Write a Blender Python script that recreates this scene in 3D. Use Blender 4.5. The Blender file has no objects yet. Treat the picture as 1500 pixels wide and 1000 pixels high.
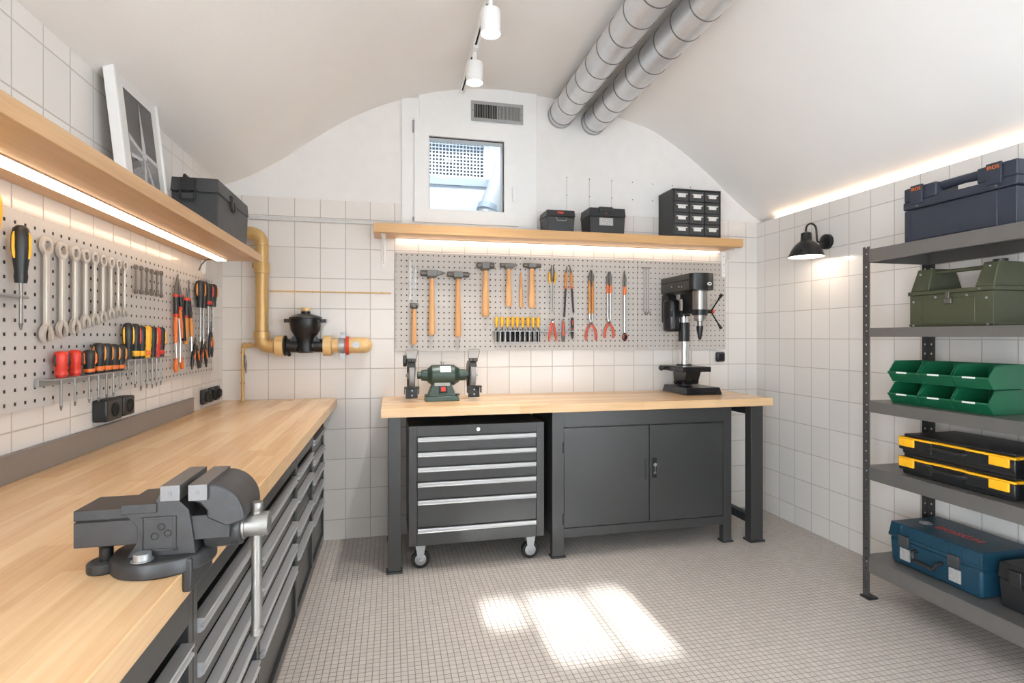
import bpy, bmesh, math, random
from mathutils import Matrix, Vector
random.seed(7)
S = bpy.context.scene
COL = S.collection
PI = math.pi

# ---------------------------------------------------------------- camera, sky, sun, exposure
H = 1.2654                                   # eye height
cam = bpy.data.cameras.new('camera'); co = bpy.data.objects.new('camera', cam); COL.objects.link(co)
co.location = (0, 0, H); co.rotation_euler = (PI/2, 0, -math.radians(12.67))
cam.sensor_width = 36; cam.lens = 788/1500*36; cam.shift_y = -7/1500; cam.clip_start = .02
S.camera = co
S.view_settings.view_transform = 'Standard'; S.view_settings.look = 'None'
S.view_settings.gamma = 1; S.view_settings.use_curve_mapping = False
S.view_settings.exposure = 0.37
try:
    S.cycles.max_bounces = 10; S.cycles.diffuse_bounces = 6; S.cycles.glossy_bounces = 5
    S.cycles.transmission_bounces = 8; S.cycles.sample_clamp_indirect = 6; S.cycles.use_denoising = True
    S.cycles.caustics_reflective = False; S.cycles.caustics_refractive = False
except Exception: pass
W = bpy.data.worlds.new('sky'); S.world = W; W.use_nodes = True
bg = W.node_tree.nodes['Background']; bg.inputs[0].default_value = (.90, .95, 1, 1); bg.inputs[1].default_value = 17.5
sun = bpy.data.lights.new('sun', 'SUN'); sun.energy = 17; sun.angle = math.radians(1.1); sun.color = (1, .97, .92)
so = bpy.data.objects.new('sun', sun); COL.objects.link(so); so.location = (.8, -6, 5)
SUN_T = .5                                   # tangent of the sun's height; it shines down the room, along +Y
so.rotation_euler = Vector((0.0, 1, -SUN_T)).to_track_quat('-Z', 'Y').to_euler()
LED_E, SPOT_E, COVE_E, LAMP_E = 4, 12.0, 5, 1.3

# ---------------------------------------------------------------- materials
def lin(c): return tuple(((v/255)/12.92 if v/255 <= .04045 else ((v/255+.055)/1.055)**2.4) for v in c) + (1,)
class NT:
    def __init__(s, name):
        s.m = bpy.data.materials.new(name); s.m.use_nodes = True; s.t = s.m.node_tree; s.n = s.t.nodes
        s.b = s.n['Principled BSDF']
    def new(s, k, **kw):
        n = s.n.new(k)
        for a, v in kw.items(): setattr(n, a, v)
        return n
    def put(s, sock, v):
        if isinstance(v, bpy.types.NodeSocket): s.t.links.new(v, sock)
        else: sock.default_value = v
    def math(s, op, a, b=0, c=0):
        n = s.new('ShaderNodeMath', operation=op)
        for k, v in enumerate((a, b, c)): s.put(n.inputs[k], v)
        return n.outputs[0]
    def ramp(s, v, a, b, c=0, d=1):
        n = s.new('ShaderNodeMapRange')
        for k, x in enumerate((v, a, b, c, d)): s.put(n.inputs[k], x)
        return n.outputs[0]
    def mix(s, f, a, b, mode='MIX'):
        n = s.new('ShaderNodeMix', data_type='RGBA', blend_type=mode)
        s.put(n.inputs[0], f); s.put(n.inputs[6], a); s.put(n.inputs[7], b); return n.outputs[2]
    def pos(s):
        g = s.new('ShaderNodeNewGeometry'); q = s.new('ShaderNodeSeparateXYZ'); s.t.links.new(g.outputs['Position'], q.inputs[0])
        return g.outputs['Position'], q.outputs
    def noise(s, vec, scale, detail=3, rough=.5, stretch=None):
        n = s.new('ShaderNodeTexNoise')
        if stretch:
            mp = s.new('ShaderNodeMapping'); mp.inputs['Scale'].default_value = stretch; s.t.links.new(vec, mp.inputs[0]); vec = mp.outputs[0]
        s.t.links.new(vec, n.inputs['Vector']); n.inputs['Scale'].default_value = scale
        n.inputs['Detail'].default_value = detail; n.inputs['Roughness'].default_value = rough
        return n.outputs['Fac']
    def white(s, a, b):
        c = s.new('ShaderNodeCombineXYZ'); s.put(c.inputs[0], a); s.put(c.inputs[1], b)
        w = s.new('ShaderNodeTexWhiteNoise', noise_dimensions='3D'); s.t.links.new(c.outputs[0], w.inputs['Vector']); return w.outputs['Value']
    def bump(s, h, strength, dist):
        n = s.new('ShaderNodeBump'); s.put(n.inputs['Height'], h); n.inputs['Strength'].default_value = strength
        n.inputs['Distance'].default_value = dist; s.t.links.new(n.outputs[0], s.b.inputs['Normal'])
    def set(s, **kw):
        for k, v in kw.items(): s.put(s.b.inputs[k.replace('_', ' ')], v)
        return s.m
def mat(name, col, rough=.5, metal=0., var=.06, vs=30, bump=0, bs=200, emit=0, coat=0, spec=.5):
    n = NT(name); p, _ = n.pos(); c = lin(col)
    f = n.ramp(n.noise(p, vs), .3, .7, 1-var, 1+var)
    v = n.new('ShaderNodeVectorMath', operation='SCALE'); v.inputs[0].default_value = c[:3]; n.put(v.inputs['Scale'], f)
    n.set(Base_Color=v.outputs[0], Roughness=(rough if metal > .5 or spec > .5 else n.ramp(n.noise(p, 12), .3, .7, max(.02, rough-.03), min(1, rough+.03))), Metallic=metal, Coat_Weight=coat)
    n.b.inputs['Specular IOR Level'].default_value = spec
    if bump: n.bump(n.noise(p, bs), bump, .001)
    if emit: n.set(Emission_Color=c, Emission_Strength=emit)
    return n.m
def tiles(name, ua, u0, w, va, v0, h, g, tc, gc, rough=.12, var=.03, vmax=None, bumpd=.0015, wav=.25, gap=.0006):
    n = NT(name); p, q = n.pos()
    U = n.math('DIVIDE', n.math('SUBTRACT', q[ua], u0), w); V = n.math('DIVIDE', n.math('SUBTRACT', q[va], v0), h)
    def edge(x, d):
        f = n.math('FRACT', x); return n.math('MULTIPLY', n.math('MINIMUM', f, n.math('SUBTRACT', 1, f)), d)
    d = n.math('MINIMUM', edge(U, w), edge(V, h))
    m = n.ramp(d, g/2-gap, g/2+gap)
    rnd = n.white(n.math('FLOOR', U), n.math('FLOOR', V))
    sc = n.new('ShaderNodeVectorMath', operation='SCALE'); sc.inputs[0].default_value = lin(tc)[:3]
    n.put(sc.inputs['Scale'], n.ramp(rnd, 0, 1, 1-var, 1+var))
    col = n.mix(m, lin(gc), sc.outputs[0]); rg = n.ramp(m, 0, 1, .7, rough)
    ht = n.math('ADD', n.ramp(d, g/2-gap, g/2+gap*3), n.math('MULTIPLY', n.noise(p, 9, 2), wav))
    ht = n.math('ADD', ht, n.math('MULTIPLY', rnd, wav*.3))
    if vmax is not None:
        k = n.ramp(q[va], vmax-.001, vmax+.001)
        pn = n.noise(p, 14, 5); col = n.mix(k, col, n.mix(pn, lin((232, 229, 226)), lin((240, 238, 236))))
        rg = n.ramp(k, 0, 1, rg, .85); ht = n.mix(k, ht, n.math('MULTIPLY', n.noise(p, 60, 4), .25))
    n.set(Base_Color=col, Roughness=rg); n.bump(ht, .35, bumpd); return n.m
def wood(name, along, across, c1, c2, staves=.052, length=.75, rough=.38, var=.5):
    n = NT(name); p, q = n.pos()
    U = n.math('FLOOR', n.math('DIVIDE', q[across], staves)) if staves else 0.
    if staves:
        off = n.math('MULTIPLY', n.white(U, 3.3), length); V = n.math('FLOOR', n.math('DIVIDE', n.math('ADD', q[along], off), length))
        r = n.white(U, V)
    else: r = .5
    st = [38, 38, 38]; st[along] = 1.6
    g = n.noise(p, 2.2, 6, .62, stretch=tuple(st)); st2 = [7, 7, 7]; st2[along] = .5
    g2 = n.noise(p, 1.5, 3, .5, stretch=tuple(st2))
    f = n.math('ADD', n.math('MULTIPLY', n.ramp(r, 0, 1, 0, 1), var), n.math('ADD', n.math('MULTIPLY', n.ramp(g, .35, .65), (1-var)*.55), n.math('MULTIPLY', n.ramp(g2, .3, .7), (1-var)*.6)))
    n.set(Base_Color=n.mix(f, lin(c1), lin(c2)), Roughness=rough); n.bump(g, .12, .001); return n.m
def pegmat(name, ua, u0, pu, v0, pv, col, r=.0038):
    n = NT(name); p, q = n.pos()
    def cell(x, x0, pp):
        f = n.math('FRACT', n.math('DIVIDE', n.math('SUBTRACT', x, x0), pp)); return n.math('MULTIPLY', n.math('ABSOLUTE', n.math('SUBTRACT', f, .5)), pp)
    a = cell(q[ua], u0, pu); b = cell(q[2], v0, pv)
    d = n.math('MAXIMUM', a, b); m = n.ramp(d, r-.0005, r+.0005)
    c = n.mix(n.noise(p, 160, 4), lin(tuple(int(v*.96) for v in col)), lin(tuple(min(255, int(v*1.03)) for v in col)))
    n.set(Base_Color=n.mix(m, lin((52, 46, 42)), c), Roughness=n.ramp(m, 0, 1, .9, .5)); n.bump(m, .8, .003); return n.m
TILE, GROUT = (228, 223, 218), (182, 175, 168)
m_back = tiles('white_tiles_back', 0, -.878, .15, 2, 1.8157, .188, .0045, TILE, GROUT, vmax=2.117)
m_right = tiles('white_tiles_right', 1, 3.4242, .1476, 2, 1.8157, .188, .0045, TILE, GROUT)
m_left = tiles('white_tiles_left', 1, 1.685, .134, 2, 2.11, .183, .0045, TILE, GROUT)
m_floor = tiles('mosaic_floor', 0, .01, .0262, 1, .005, .0262, .0034, (194, 186, 179), (128, 119, 112), rough=.2, var=.05, bumpd=.0008, wav=.12)
n = NT('plaster'); p, q = n.pos()
n.set(Base_Color=n.mix(n.noise(p, 3, 4), lin((236, 233, 230)), lin((242, 240, 238))), Roughness=.9); n.bump(n.noise(p, 70, 5), .25, .002); m_plaster = n.m
m_wht = mat('white_lacquer', (240, 240, 239), .35, var=.01)
m_counter = wood('beech_counter', 1, 0, (198, 154, 106), (236, 203, 160), rough=.26)
m_bench = wood('beech_bench', 0, 1, (198, 154, 106), (236, 203, 160), rough=.26)
m_shelfL = wood('beech_shelf', 1, 0, (180, 138, 94), (207, 168, 123), staves=0, var=.2)
m_shelfB = wood('beech_shelf_long', 0, 1, (186, 140, 88), (208, 166, 114), staves=0, var=.2)
m_ash = wood('hammer_handle_wood', 2, 0, (196, 138, 82), (222, 170, 112), staves=0, var=.2)
m_anth = mat('anthracite_paint', (57, 57, 57), .3, .1, var=.03, spec=.6)
m_anthd = mat('anthracite_dark', (44, 46, 49), .45, .1, var=.03)
m_rack = mat('grey_rack_steel', (76, 74, 73), .4, .3, var=.03)
m_shelf = mat('lit_rack_steel', (110, 107, 104), .36, .35, var=.03)  # rack steel made lighter, for the light falling on the shelf lips
m_strip = mat('grey_strip', (138, 130, 124), .45, .2, var=.02)
m_peg = pegmat('perforated_back', 0, .012, .0339, 1.182, .0367, (196, 190, 184))
m_pegL = pegmat('perforated_left', 1, .02, .0405, 1.07, .0367, (194, 190, 186), r=.0044)
m_alu = mat('brushed_aluminium', (204, 205, 207), .36, .6, var=.02)
m_steel = mat('bright_steel', (196, 194, 191), .32, .9, var=.02)
m_chrome = mat('chrome', (222, 222, 224), .1, 1, var=.02)
m_satin = mat('satin_steel', (150, 147, 143), .36, .85, var=.02)
m_wrench = mat('wrench_steel', (226, 221, 214), .3, .8, var=.02)
m_dsteel = mat('dark_steel', (104, 101, 98), .4, .6, var=.06)
m_jaw = mat('jaw_steel', (116, 115, 115), .42, .6, var=.05)
m_iron = mat('cast_iron', (58, 58, 59), .4, .4, var=.12, vs=40, bump=.15, bs=300)
m_duct = mat('galvanised_duct', (216, 217, 219), .32, .6, var=.05, vs=14, bump=.05, bs=9)
m_ring = mat('seam_grey', (120, 118, 116), .4, .6)
m_black = mat('black_plastic', (30, 31, 32), .42, var=.05)
m_blackm = mat('black_enamel', (26, 27, 28), .3, .2, var=.05)
m_rub = mat('black_rubber', (28, 28, 28), .75)
m_toolbox = mat('charcoal_plastic', (58, 59, 60), .5, var=.05, bump=.1, bs=600)
m_gold = mat('sand_gold_pipe', (196, 160, 102), .34, .25, var=.05)
m_cream = mat('cream_pipe', (220, 184, 128), .36, .1, var=.04)
m_red = mat('red_plastic', (206, 52, 34), .4)
m_dred = mat('dull_red_grip', (200, 82, 60), .5)
m_orange = mat('orange_plastic', (222, 112, 40), .42)
m_orsleeve = mat('amber_sleeve', (204, 134, 58), .45)
m_yel = mat('yellow_plastic', (240, 176, 30), .4)
m_green = mat('green_bin', (15, 88, 57), .42, var=.05)
m_gdark = mat('machine_green', (54, 73, 65), .36, .1, var=.06)
m_olive = mat('olive_paint', (69, 71, 51), .5, .1, var=.06, bump=.08, bs=400)
m_navy = mat('navy_case', (43, 48, 61), .5, var=.04, bump=.12, bs=700)
m_blue = mat('blue_case', (21, 58, 77), .42, var=.05)
m_label = mat('white_label', (226, 224, 220), .5, var=.02)
m_greylab = mat('grey_label', (168, 166, 164), .45, .1, var=.15, vs=120)
m_wheel = mat('grinding_stone', (150, 150, 150), .9, var=.12, vs=200, bump=.3, bs=900)
m_galv = mat('zinc_plate', (170, 172, 174), .38, .7)
m_grey = mat('light_grey_conduit', (206, 204, 201), .4, .1)
m_ventm = mat('vent_grey', (165, 165, 166), .4, .4)
m_void = mat('dark_inside', (18, 18, 18), .9)
m_cover = mat('drill_cover_grey', (70, 69, 66), .36, .3, var=.05)
m_print = mat('photo_dark', (74, 74, 76), .35, var=.25, vs=9)
m_print2 = mat('photo_light', (196, 196, 196), .35, var=.12, vs=60)
m_print3 = mat('photo_mid', (128, 128, 130), .35, var=.25, vs=90)
m_well = mat('well_plaster', (226, 230, 234), .8, var=.03)
m_mesh = mat('wire_mesh', (170, 178, 188), .5, .3)
def emis(name, col, e):
    n = NT(name); n.set(Base_Color=lin(col), Emission_Color=lin(col), Emission_Strength=e, Roughness=.6); return n.m
m_led = emis('led_diffuser', (255, 226, 194), LED_E)
m_cove = emis('cove_led', (255, 226, 194), COVE_E)
m_spot = emis('spot_lens', (255, 244, 230), SPOT_E)
m_bulb = emis('lamp_bulb', (255, 226, 190), 8)
def glass(name, k, k0):
    n = NT(name); n.t.nodes.remove(n.b)
    tr = n.new('ShaderNodeBsdfTransparent'); gl = n.new('ShaderNodeBsdfGlossy'); gl.inputs['Roughness'].default_value = .02
    lw = n.new('ShaderNodeLayerWeight'); mx = n.new('ShaderNodeMixShader')
    fac = n.math('ADD', n.math('MULTIPLY', n.math('POWER', lw.outputs['Facing'], 5), k), k0)
    tr.inputs[0].default_value = (.95, .98, 1, 1) if k > .2 else (1, 1, 1, 1)
    n.t.links.new(fac, mx.inputs[0]); n.t.links.new(tr.outputs[0], mx.inputs[1]); n.t.links.new(gl.outputs[0], mx.inputs[2])
    n.t.links.new(mx.outputs[0], n.n['Material Output'].inputs[0]); return n.m
m_glass = glass('window_glass', .4, .02); m_arglass = glass('picture_glass', .06, .004)

# ---------------------------------------------------------------- mesh helpers
class B:
    def __init__(s): s.bm = bmesh.new(); s.mi = 0; s.X = Matrix.Identity(4)
    def _f(s, vs):
        try: f = s.bm.faces.new(vs); f.material_index = s.mi
        except ValueError: pass
    def v(s, p): return s.bm.verts.new(s.X @ Vector(p))
    def box(s, x0, x1, y0, y1, z0, z1):
        v = [s.v((x, y, z)) for x in (x0, x1) for y in (y0, y1) for z in (z0, z1)]
        for f in ((0, 1, 3, 2), (4, 6, 7, 5), (0, 4, 5, 1), (2, 3, 7, 6), (0, 2, 6, 4), (1, 5, 7, 3)): s._f([v[i] for i in f])
        return s
    def frustum(s, a, b, z0, z1):              # a,b = (x0,x1,y0,y1) at z0 and z1
        v = [s.v((x, y, z0)) for x in a[:2] for y in a[2:]] + [s.v((x, y, z1)) for x in b[:2] for y in b[2:]]
        for f in ((0, 1, 3, 2), (4, 6, 7, 5), (0, 4, 5, 1), (2, 3, 7, 6), (0, 2, 6, 4), (1, 5, 7, 3)): s._f([v[i] for i in f])
        return s
    def rings(s, rs, closed=False, caps=True):
        L = [[s.v(p) for p in r] for r in rs]; n = len(L[0])
        pr = list(zip(L, L[1:])) + ([(L[-1], L[0])] if closed else [])
        for a, b in pr:
            for i in range(n): s._f([a[i], a[(i+1) % n], b[(i+1) % n], b[i]])
        if caps and not closed: s._f(L[0][::-1]); s._f(L[-1])
        return s
    def tube(s, pts, r, seg=12, caps=True, closed=False):
        pts = [Vector(p) for p in pts]; rr = r if isinstance(r, (list, tuple)) else [r]*len(pts); rs = []; up = None
        for i, p in enumerate(pts):
            if closed: d = (pts[(i+1) % len(pts)]-pts[i-1])
            else: d = (pts[min(i+1, len(pts)-1)]-pts[max(i-1, 0)])
            d.normalize()
            if up is None: up = d.orthogonal().normalized()
            up = (up-d*up.dot(d)); up = up.normalized() if up.length > 1e-6 else d.orthogonal().normalized()
            w = d.cross(up)
            rs.append([p+(up*math.cos(2*PI*k/seg)+w*math.sin(2*PI*k/seg))*rr[i] for k in range(seg)])
        return s.rings(rs, closed, caps)
    def cyl(s, a, b, r0, r1=None, seg=20): return s.tube([a, b], [r0, r0 if r1 is None else r1], seg)
    def lathe(s, prof, o=(0, 0, 0), ax='z', seg=24, sq=(1, 1)):     # prof = [(r, h)...]
        o = Vector(o); rs = []
        for r, h in prof:
            ring = []
            for k in range(seg):
                c, d = r*math.cos(2*PI*k/seg)*sq[0], r*math.sin(2*PI*k/seg)*sq[1]
                ring.append(o+Vector({'z': (c, d, h), 'x': (h, c, d), 'y': (d, h, c)}[ax]))
            rs.append(ring)
        return s.rings(rs)
    def prism(s, poly, ax, a, b):              # polygon in the other two axes, extruded along ax
        def P(u, w, d): return {'x': (d, u, w), 'y': (u, d, w), 'z': (u, w, d)}[ax]
        return s.rings([[P(u, w, a) for u, w in poly], [P(u, w, b) for u, w in poly]])
    def annulus(s, c, ro, ri, ax, a, b, seg=24, a0=0, a1=2*PI):
        full = abs(a1-a0-2*PI) < 1e-6; N = seg if full else seg+1; R = []
        def P(r, t, d):
            u, w = c[0]+r*math.cos(t), c[1]+r*math.sin(t); return {'x': (d, u, w), 'y': (u, d, w), 'z': (u, w, d)}[ax]
        for k in range(N):
            t = a0+(a1-a0)*k/seg; R.append([P(ro, t, a), P(ro, t, b), P(ri, t, b), P(ri, t, a)])
        return s.rings(R, closed=full)
    def sphere(s, c, r, seg=14, n=8, sc=(1, 1, 1)):
        rs = []
        for i in range(n+1):
            t = -PI/2+PI*min(max(i/n, .02), .98)
            rs.append([(c[0]+r*sc[0]*math.cos(t)*math.cos(2*PI*k/seg), c[1]+r*sc[1]*math.cos(t)*math.sin(2*PI*k/seg), c[2]+r*sc[2]*math.sin(t)) for k in range(seg)])
        return s.rings(rs)
    def build(s, name, m, parent=None, bev=0, smooth=35, loc=None, bseg=2):
        bm = s.bm; bmesh.ops.recalc_face_normals(bm, faces=bm.faces)
        if loc is not None: bmesh.ops.translate(bm, verts=bm.verts, vec=-Vector(loc))
        me = bpy.data.meshes.new(name)
        if parent is not None: bm.transform(WM[parent].inverted())
        bm.to_mesh(me); bm.free()
        for x in (m if isinstance(m, (list, tuple)) else [m]): me.materials.append(x)
        if smooth:
            for f in me.polygons: f.use_smooth = True
            me.set_sharp_from_angle(angle=math.radians(smooth))
        o = bpy.data.objects.new(name, me); COL.objects.link(o)
        if parent is not None: o.parent = parent; WM[o] = WM[parent]
        else: WM[o] = Matrix.Translation(Vector(loc or (0, 0, 0))); o.location = loc or (0, 0, 0)
        if bev:
            b = o.modifiers.new('edge', 'BEVEL'); b.width = bev; b.segments = bseg; b.limit_method = 'ANGLE'; b.angle_limit = math.radians(40)
        return o
WM = {}
def tag(o, label, cat, group=None):
    o['label'] = label; o['category'] = cat
    if group: o['group'] = group
    return o
def thing(name, label, cat, loc=(0, 0, 0), group=None):
    o = bpy.data.objects.new(name, None); COL.objects.link(o); o.location = loc; o.empty_display_size = .05
    WM[o] = Matrix.Translation(Vector(loc)); return tag(o, label, cat, group)
def struct(o): o['kind'] = 'structure'; return o
def dup(r, loc, rz=None, label=None, group=None):
    c = r.copy(); COL.objects.link(c); c.location = loc
    if rz is not None: c.rotation_euler = (0, 0, rz)
    if label: c['label'] = label
    if group: c['group'] = group
    for ch in list(r.children):
        d = ch.copy(); COL.objects.link(d); d.parent = c
        for g in list(ch.children):
            e = g.copy(); COL.objects.link(e); e.parent = d
    return c
def place(o, loc, rz=0): o.location = loc; o.rotation_euler = (0, 0, rz); return o
def text(name, body, size, m, parent, loc, rot, ext=.0006, sx=1):
    c = bpy.data.curves.new(name, 'FONT'); c.body = body; c.size = size; c.extrude = ext; c.align_x = 'CENTER'; c.align_y = 'CENTER'
    tmp = bpy.data.objects.new('tmp', c); COL.objects.link(tmp); bpy.context.view_layer.update()
    me = bpy.data.meshes.new_from_object(tmp.evaluated_get(bpy.context.evaluated_depsgraph_get())); bpy.data.objects.remove(tmp)
    me.name = name; me.materials.clear(); me.materials.append(m)
    o = bpy.data.objects.new(name, me); COL.objects.link(o); o.parent = parent
    o.location = WM[parent].inverted() @ Vector(loc); o.rotation_euler = rot; o.scale = (sx, 1, 1); WM[o] = WM[parent]; return o
def arc(c, r, a0, a1, n, plane='xz', d=0):
    out = []
    for k in range(n+1):
        t = a0+(a1-a0)*k/n; u, w = c[0]+r*math.cos(t), c[1]+r*math.sin(t)
        out.append({'xz': (u, d, w), 'yz': (d, u, w), 'xy': (u, w, d)}[plane])
    return out

# ---------------------------------------------------------------- room
XL, XR, YB, YF = -.983, 2.662, 3.517, -1.8
struct(B().box(XL-.2, XR+.2, YF-.2, YB+.2, -.12, 0).build('floor', m_floor, smooth=0))
b = B(); zt = 3.1                                        # back wall, open at the window
b.box(XL-.2, .175, YB, YB+.22, 0, zt).box(.80, XR+.25, YB, YB+.22, 0, zt).box(.175, .80, YB, YB+.22, 0, 2.03).box(.175, .80, YB, YB+.22, 2.63, zt)
struct(b.build('wall_back', m_back, smooth=0))
struct(B().box(XL-.2, XL, -.25, YB, 0, 2.2).box(XL-.2, XL, YF-.2, -.25, 2.1, 2.2).box(XL-.2, XL, YF-.2, YF+.05, 0, 2.1).build('wall_left', m_left, smooth=0))
struct(B().box(XR, XR+.2, -.85, YB, 0, 2.106).box(XR, XR+.2, YF-.2, -.85, 2.06, 2.106).box(XR, XR+.2, YF-.2, YF+.05, 0, 2.06).build('wall_right', m_right, smooth=0))
for k, (xd, zd, ye) in enumerate(((XL-.10, 2.1, -.25), (XR+.10, 2.06, -.85))):      # added glazed doors behind the camera, unseen, to fill the room with daylight
    b = B(); ya, yb3 = YF+.055, ye-.005; ym = (ya+yb3)/2
    b.box(xd-.02, xd+.02, ya, ya+.06, 0, zd-.002).box(xd-.02, xd+.02, yb3-.06, yb3, 0, zd-.002).box(xd-.02, xd+.02, ya+.06, yb3-.06, 0.002, .08).box(xd-.02, xd+.02, ya+.06, yb3-.06, zd-.07, zd-.002).box(xd-.02, xd+.02, ym-.03, ym+.03, .08, zd-.07)
    d = struct(b.build('added_door_%d' % (k+1), m_wht, smooth=0)); B().box(xd-.003, xd+.003, ya+.06, yb3-.06, .08, zd-.07).build('window_glass', m_glass, d, smooth=0)
    l = bpy.data.lights.new('added_door_portal', 'AREA'); l.shape = 'RECTANGLE'; l.size = yb3-ya; l.size_y = 2.1; l.cycles.is_portal = True
    lo = bpy.data.objects.new('added_door_portal', l); COL.objects.link(lo); lo.location = (xd+(-.06 if k == 0 else .06), ym, 1.05); lo.rotation_euler = Vector((1 if k == 0 else -1, 0, 0)).to_track_quat('-Z', 'Z').to_euler()
PZ0, PZ1 = SUN_T*(2.005-YF), SUN_T*(2.535-YF)            # unseen high window, added and sized to cast the floor's sun patch
panes = [(.415, .585, SUN_T*(2.30-YF)), (.634, .90, PZ0), (.94, 1.135, PZ0-.02)]
b = B(); b.box(XL-.2, XR+.2, YF-.05, YF, 0, PZ0-.02).box(XL-.2, XR+.2, YF-.05, YF, PZ1+.022, zt)
b.box(XL-.2, .415, YF-.05, YF, PZ0-.02, PZ1+.022).box(1.135, XR+.2, YF-.05, YF, PZ0-.02, PZ1+.022)
struct(b.build('wall_front', m_plaster, smooth=0))
b = B()
b.box(.585, .634, YF-.03, YF-.002, PZ0-.02, PZ1+.022).box(.90, .94, YF-.03, YF-.002, PZ0-.02, PZ1+.022).box(.415, .585, YF-.03, YF-.002, PZ0-.02, panes[0][2]).box(.634, .90, YF-.03, YF-.002, PZ0-.02, PZ0)
w2 = struct(b.build('added_window_2', m_wht, smooth=0))  # added window: bars and panes shape the sun patch
B().box(.415, 1.135, YF-.02, YF-.016, PZ0-.02, PZ1+.022).build('window_glass', m_glass, w2, smooth=0)
# barrel vault
prof = [(-.995, 2.165), (-.93, 2.19), (-.86, 2.222), (-.79, 2.258), (-.73, 2.298), (-.62, 2.372), (-.505, 2.458), (-.328, 2.585), (-.165, 2.682), (.039, 2.774), (.291, 2.850), (.532, 2.892),
        (.76, 2.906), (.945, 2.900), (1.20, 2.872), (1.45, 2.824), (1.65, 2.778), (1.821, 2.728), (2.033, 2.61), (2.251, 2.458), (2.447, 2.295), (2.606, 2.178), (2.70, 2.126), (2.78, 2.10)]
def smooth_prof(P, n=4):
    out = []
    for i in range(len(P)-1):
        p0, p1, p2, p3 = P[max(i-1, 0)], P[i], P[i+1], P[min(i+2, len(P)-1)]
        for k in range(n):
            t = k/n
            out.append(tuple(.5*((2*p1[j])+(-p0[j]+p2[j])*t+(2*p0[j]-5*p1[j]+4*p2[j]-p3[j])*t*t+(-p0[j]+3*p1[j]-3*p2[j]+p3[j])*t**3) for j in (0, 1)))
    return out+[P[-1]]
vp = smooth_prof(prof)
def vault_z(x):
    for (x0, z0), (x1, z1) in zip(vp, vp[1:]):
        if x0 <= x <= x1: return z0+(z1-z0)*(x-x0)/(x1-x0)
    return 2.1
poly = vp+[(XR+.25, 2.10), (XR+.25, 3.2), (XL-.2, 3.2), (XL-.2, 2.165)]
bm_ = B()
ys = [YF-.2, YB+.002]
L = [[bm_.v((x, y, z)) for x, z in poly] for y in ys]
for i in range(len(poly)): bm_._f([L[0][i], L[0][(i+1) % len(poly)], L[1][(i+1) % len(poly)], L[1][i]])
struct(bm_.build('ceiling', m_plaster, smooth=40))
# window surround on the back wall, following the arch
sur = [(.065, 1.955), (.961, 1.955)]+[(x, vault_z(x)+.004) for x in (.961, .85, .7, .55, .4, .25, .15, .065)]
b = B()
def frame_face(bb, outer, inner, y0, y1):                # polygonal plate with a rectangular hole made of strips
    x0, x1, z0, z1 = inner
    bb.box(.065, x0, y0, y1, 1.955, vault_z(.1)-.0).box(x1, .961, y0, y1, 1.955, vault_z(.9)).box(x0, x1, y0, y1, 1.955, z0)
    bb.prism([(x0, z1), (x1, z1)]+[(x, vault_z(x)+.004) for x in (x1, .7, .55, .4, .25, x0)], 'y', y0, y1)
frame_face(b, sur, (.175, .80, 2.03, 2.63), YB-.014, YB-.001)
struct(b.build('trim_1', m_wht, smooth=0, bev=.003))
b = B(); fx0, fx1, fz0, fz1 = .146, .828, 2.000, 2.668
b.box(fx0, .238, YB-.034, YB-.015, fz0, fz1).box(.73, fx1, YB-.034, YB-.015, fz0, fz1).box(.238, .73, YB-.034, YB-.015, fz0, 2.088).box(.238, .73, YB-.034, YB-.015, 2.556, fz1)
w1 = struct(b.build('window_1', m_wht, smooth=0))
b = B(); b.box(.228, .244, YB-.015, YB+.06, 2.07, 2.57).box(.722, .742, YB-.015, YB+.06, 2.07, 2.57).box(.228, .742, YB-.015, YB+.06, 2.07, 2.092).box(.228, .742, YB-.015, YB+.06, 2.55, 2.57)
g = b.build('glazing_frame', m_wht, w1)
b = B(); b.box(.238, .73, YB-.017, YB-.0145, 2.549, 2.556).box(.723, .73, YB-.017, YB-.0145, 2.088, 2.556).box(.238, .241, YB-.017, YB-.0145, 2.088, 2.556)
b.build('rubber_seal', m_anthd, w1)
B().box(.238, .73, YB+.01, YB+.014, 2.088, 2.556).build('window_glass', m_glass, w1, smooth=0)
b = B(); b.box(.783, .803, YB-.04, YB-.034, 2.19, 2.26); b.X = Matrix.Identity(4)
b.cyl((.793, YB-.036, 2.235), (.793, YB-.055, 2.235), .007).box(.785, .801, YB-.06, YB-.05, 2.155, 2.245)
b.build('window_handle', m_wht, w1, bev=.002)
for z0, z1 in ((2.57, 2.645), (2.005, 2.03)):
    B().cyl((.14, YB-.03, z0), (.14, YB-.03, z1), .006).build('hinge', m_galv, w1)
# light well beyond the window, with an added roof and sheet holding back the sky
b = B(); wy0, wy1, wx0, wx1 = YB+.22, YB+1.15, -.25, 1.15
b.box(wx0-.1, wx0, wy0, wy1+.1, 1.6, 3.4).box(wx1, wx1+.1, wy0, wy1+.1, 1.6, 3.4).box(wx0, wx1, wy1, wy1+.1, 1.6, 2.60).box(wx0, wx1, wy0, wy1, 1.6, 1.7).box(wx0, wx1, wy0+.07, wy1+.1, 3.3, 3.4)  # last box: unseen roof added to dim the well, with a light slot
b.box(.80, wx1, wy1, wy1+.1, 2.60, 3.3).box(wx0, .80, wy1, wy1+.1, 3.02, 3.3)
b.box(wx0, wx1, wy1-.06, wy1, 2.30, 2.455).box(wx0, wx1, wy1-.10, wy1, 1.7, 2.375)
well = struct(b.build('wall_outside', m_well, smooth=0))
b = B().box(wx0, .84, wy1-.03, wy1-.002, 2.575, 2.655).box(.79, .84, wy1-.03, wy1-.002, 2.655, 3.05)
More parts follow.
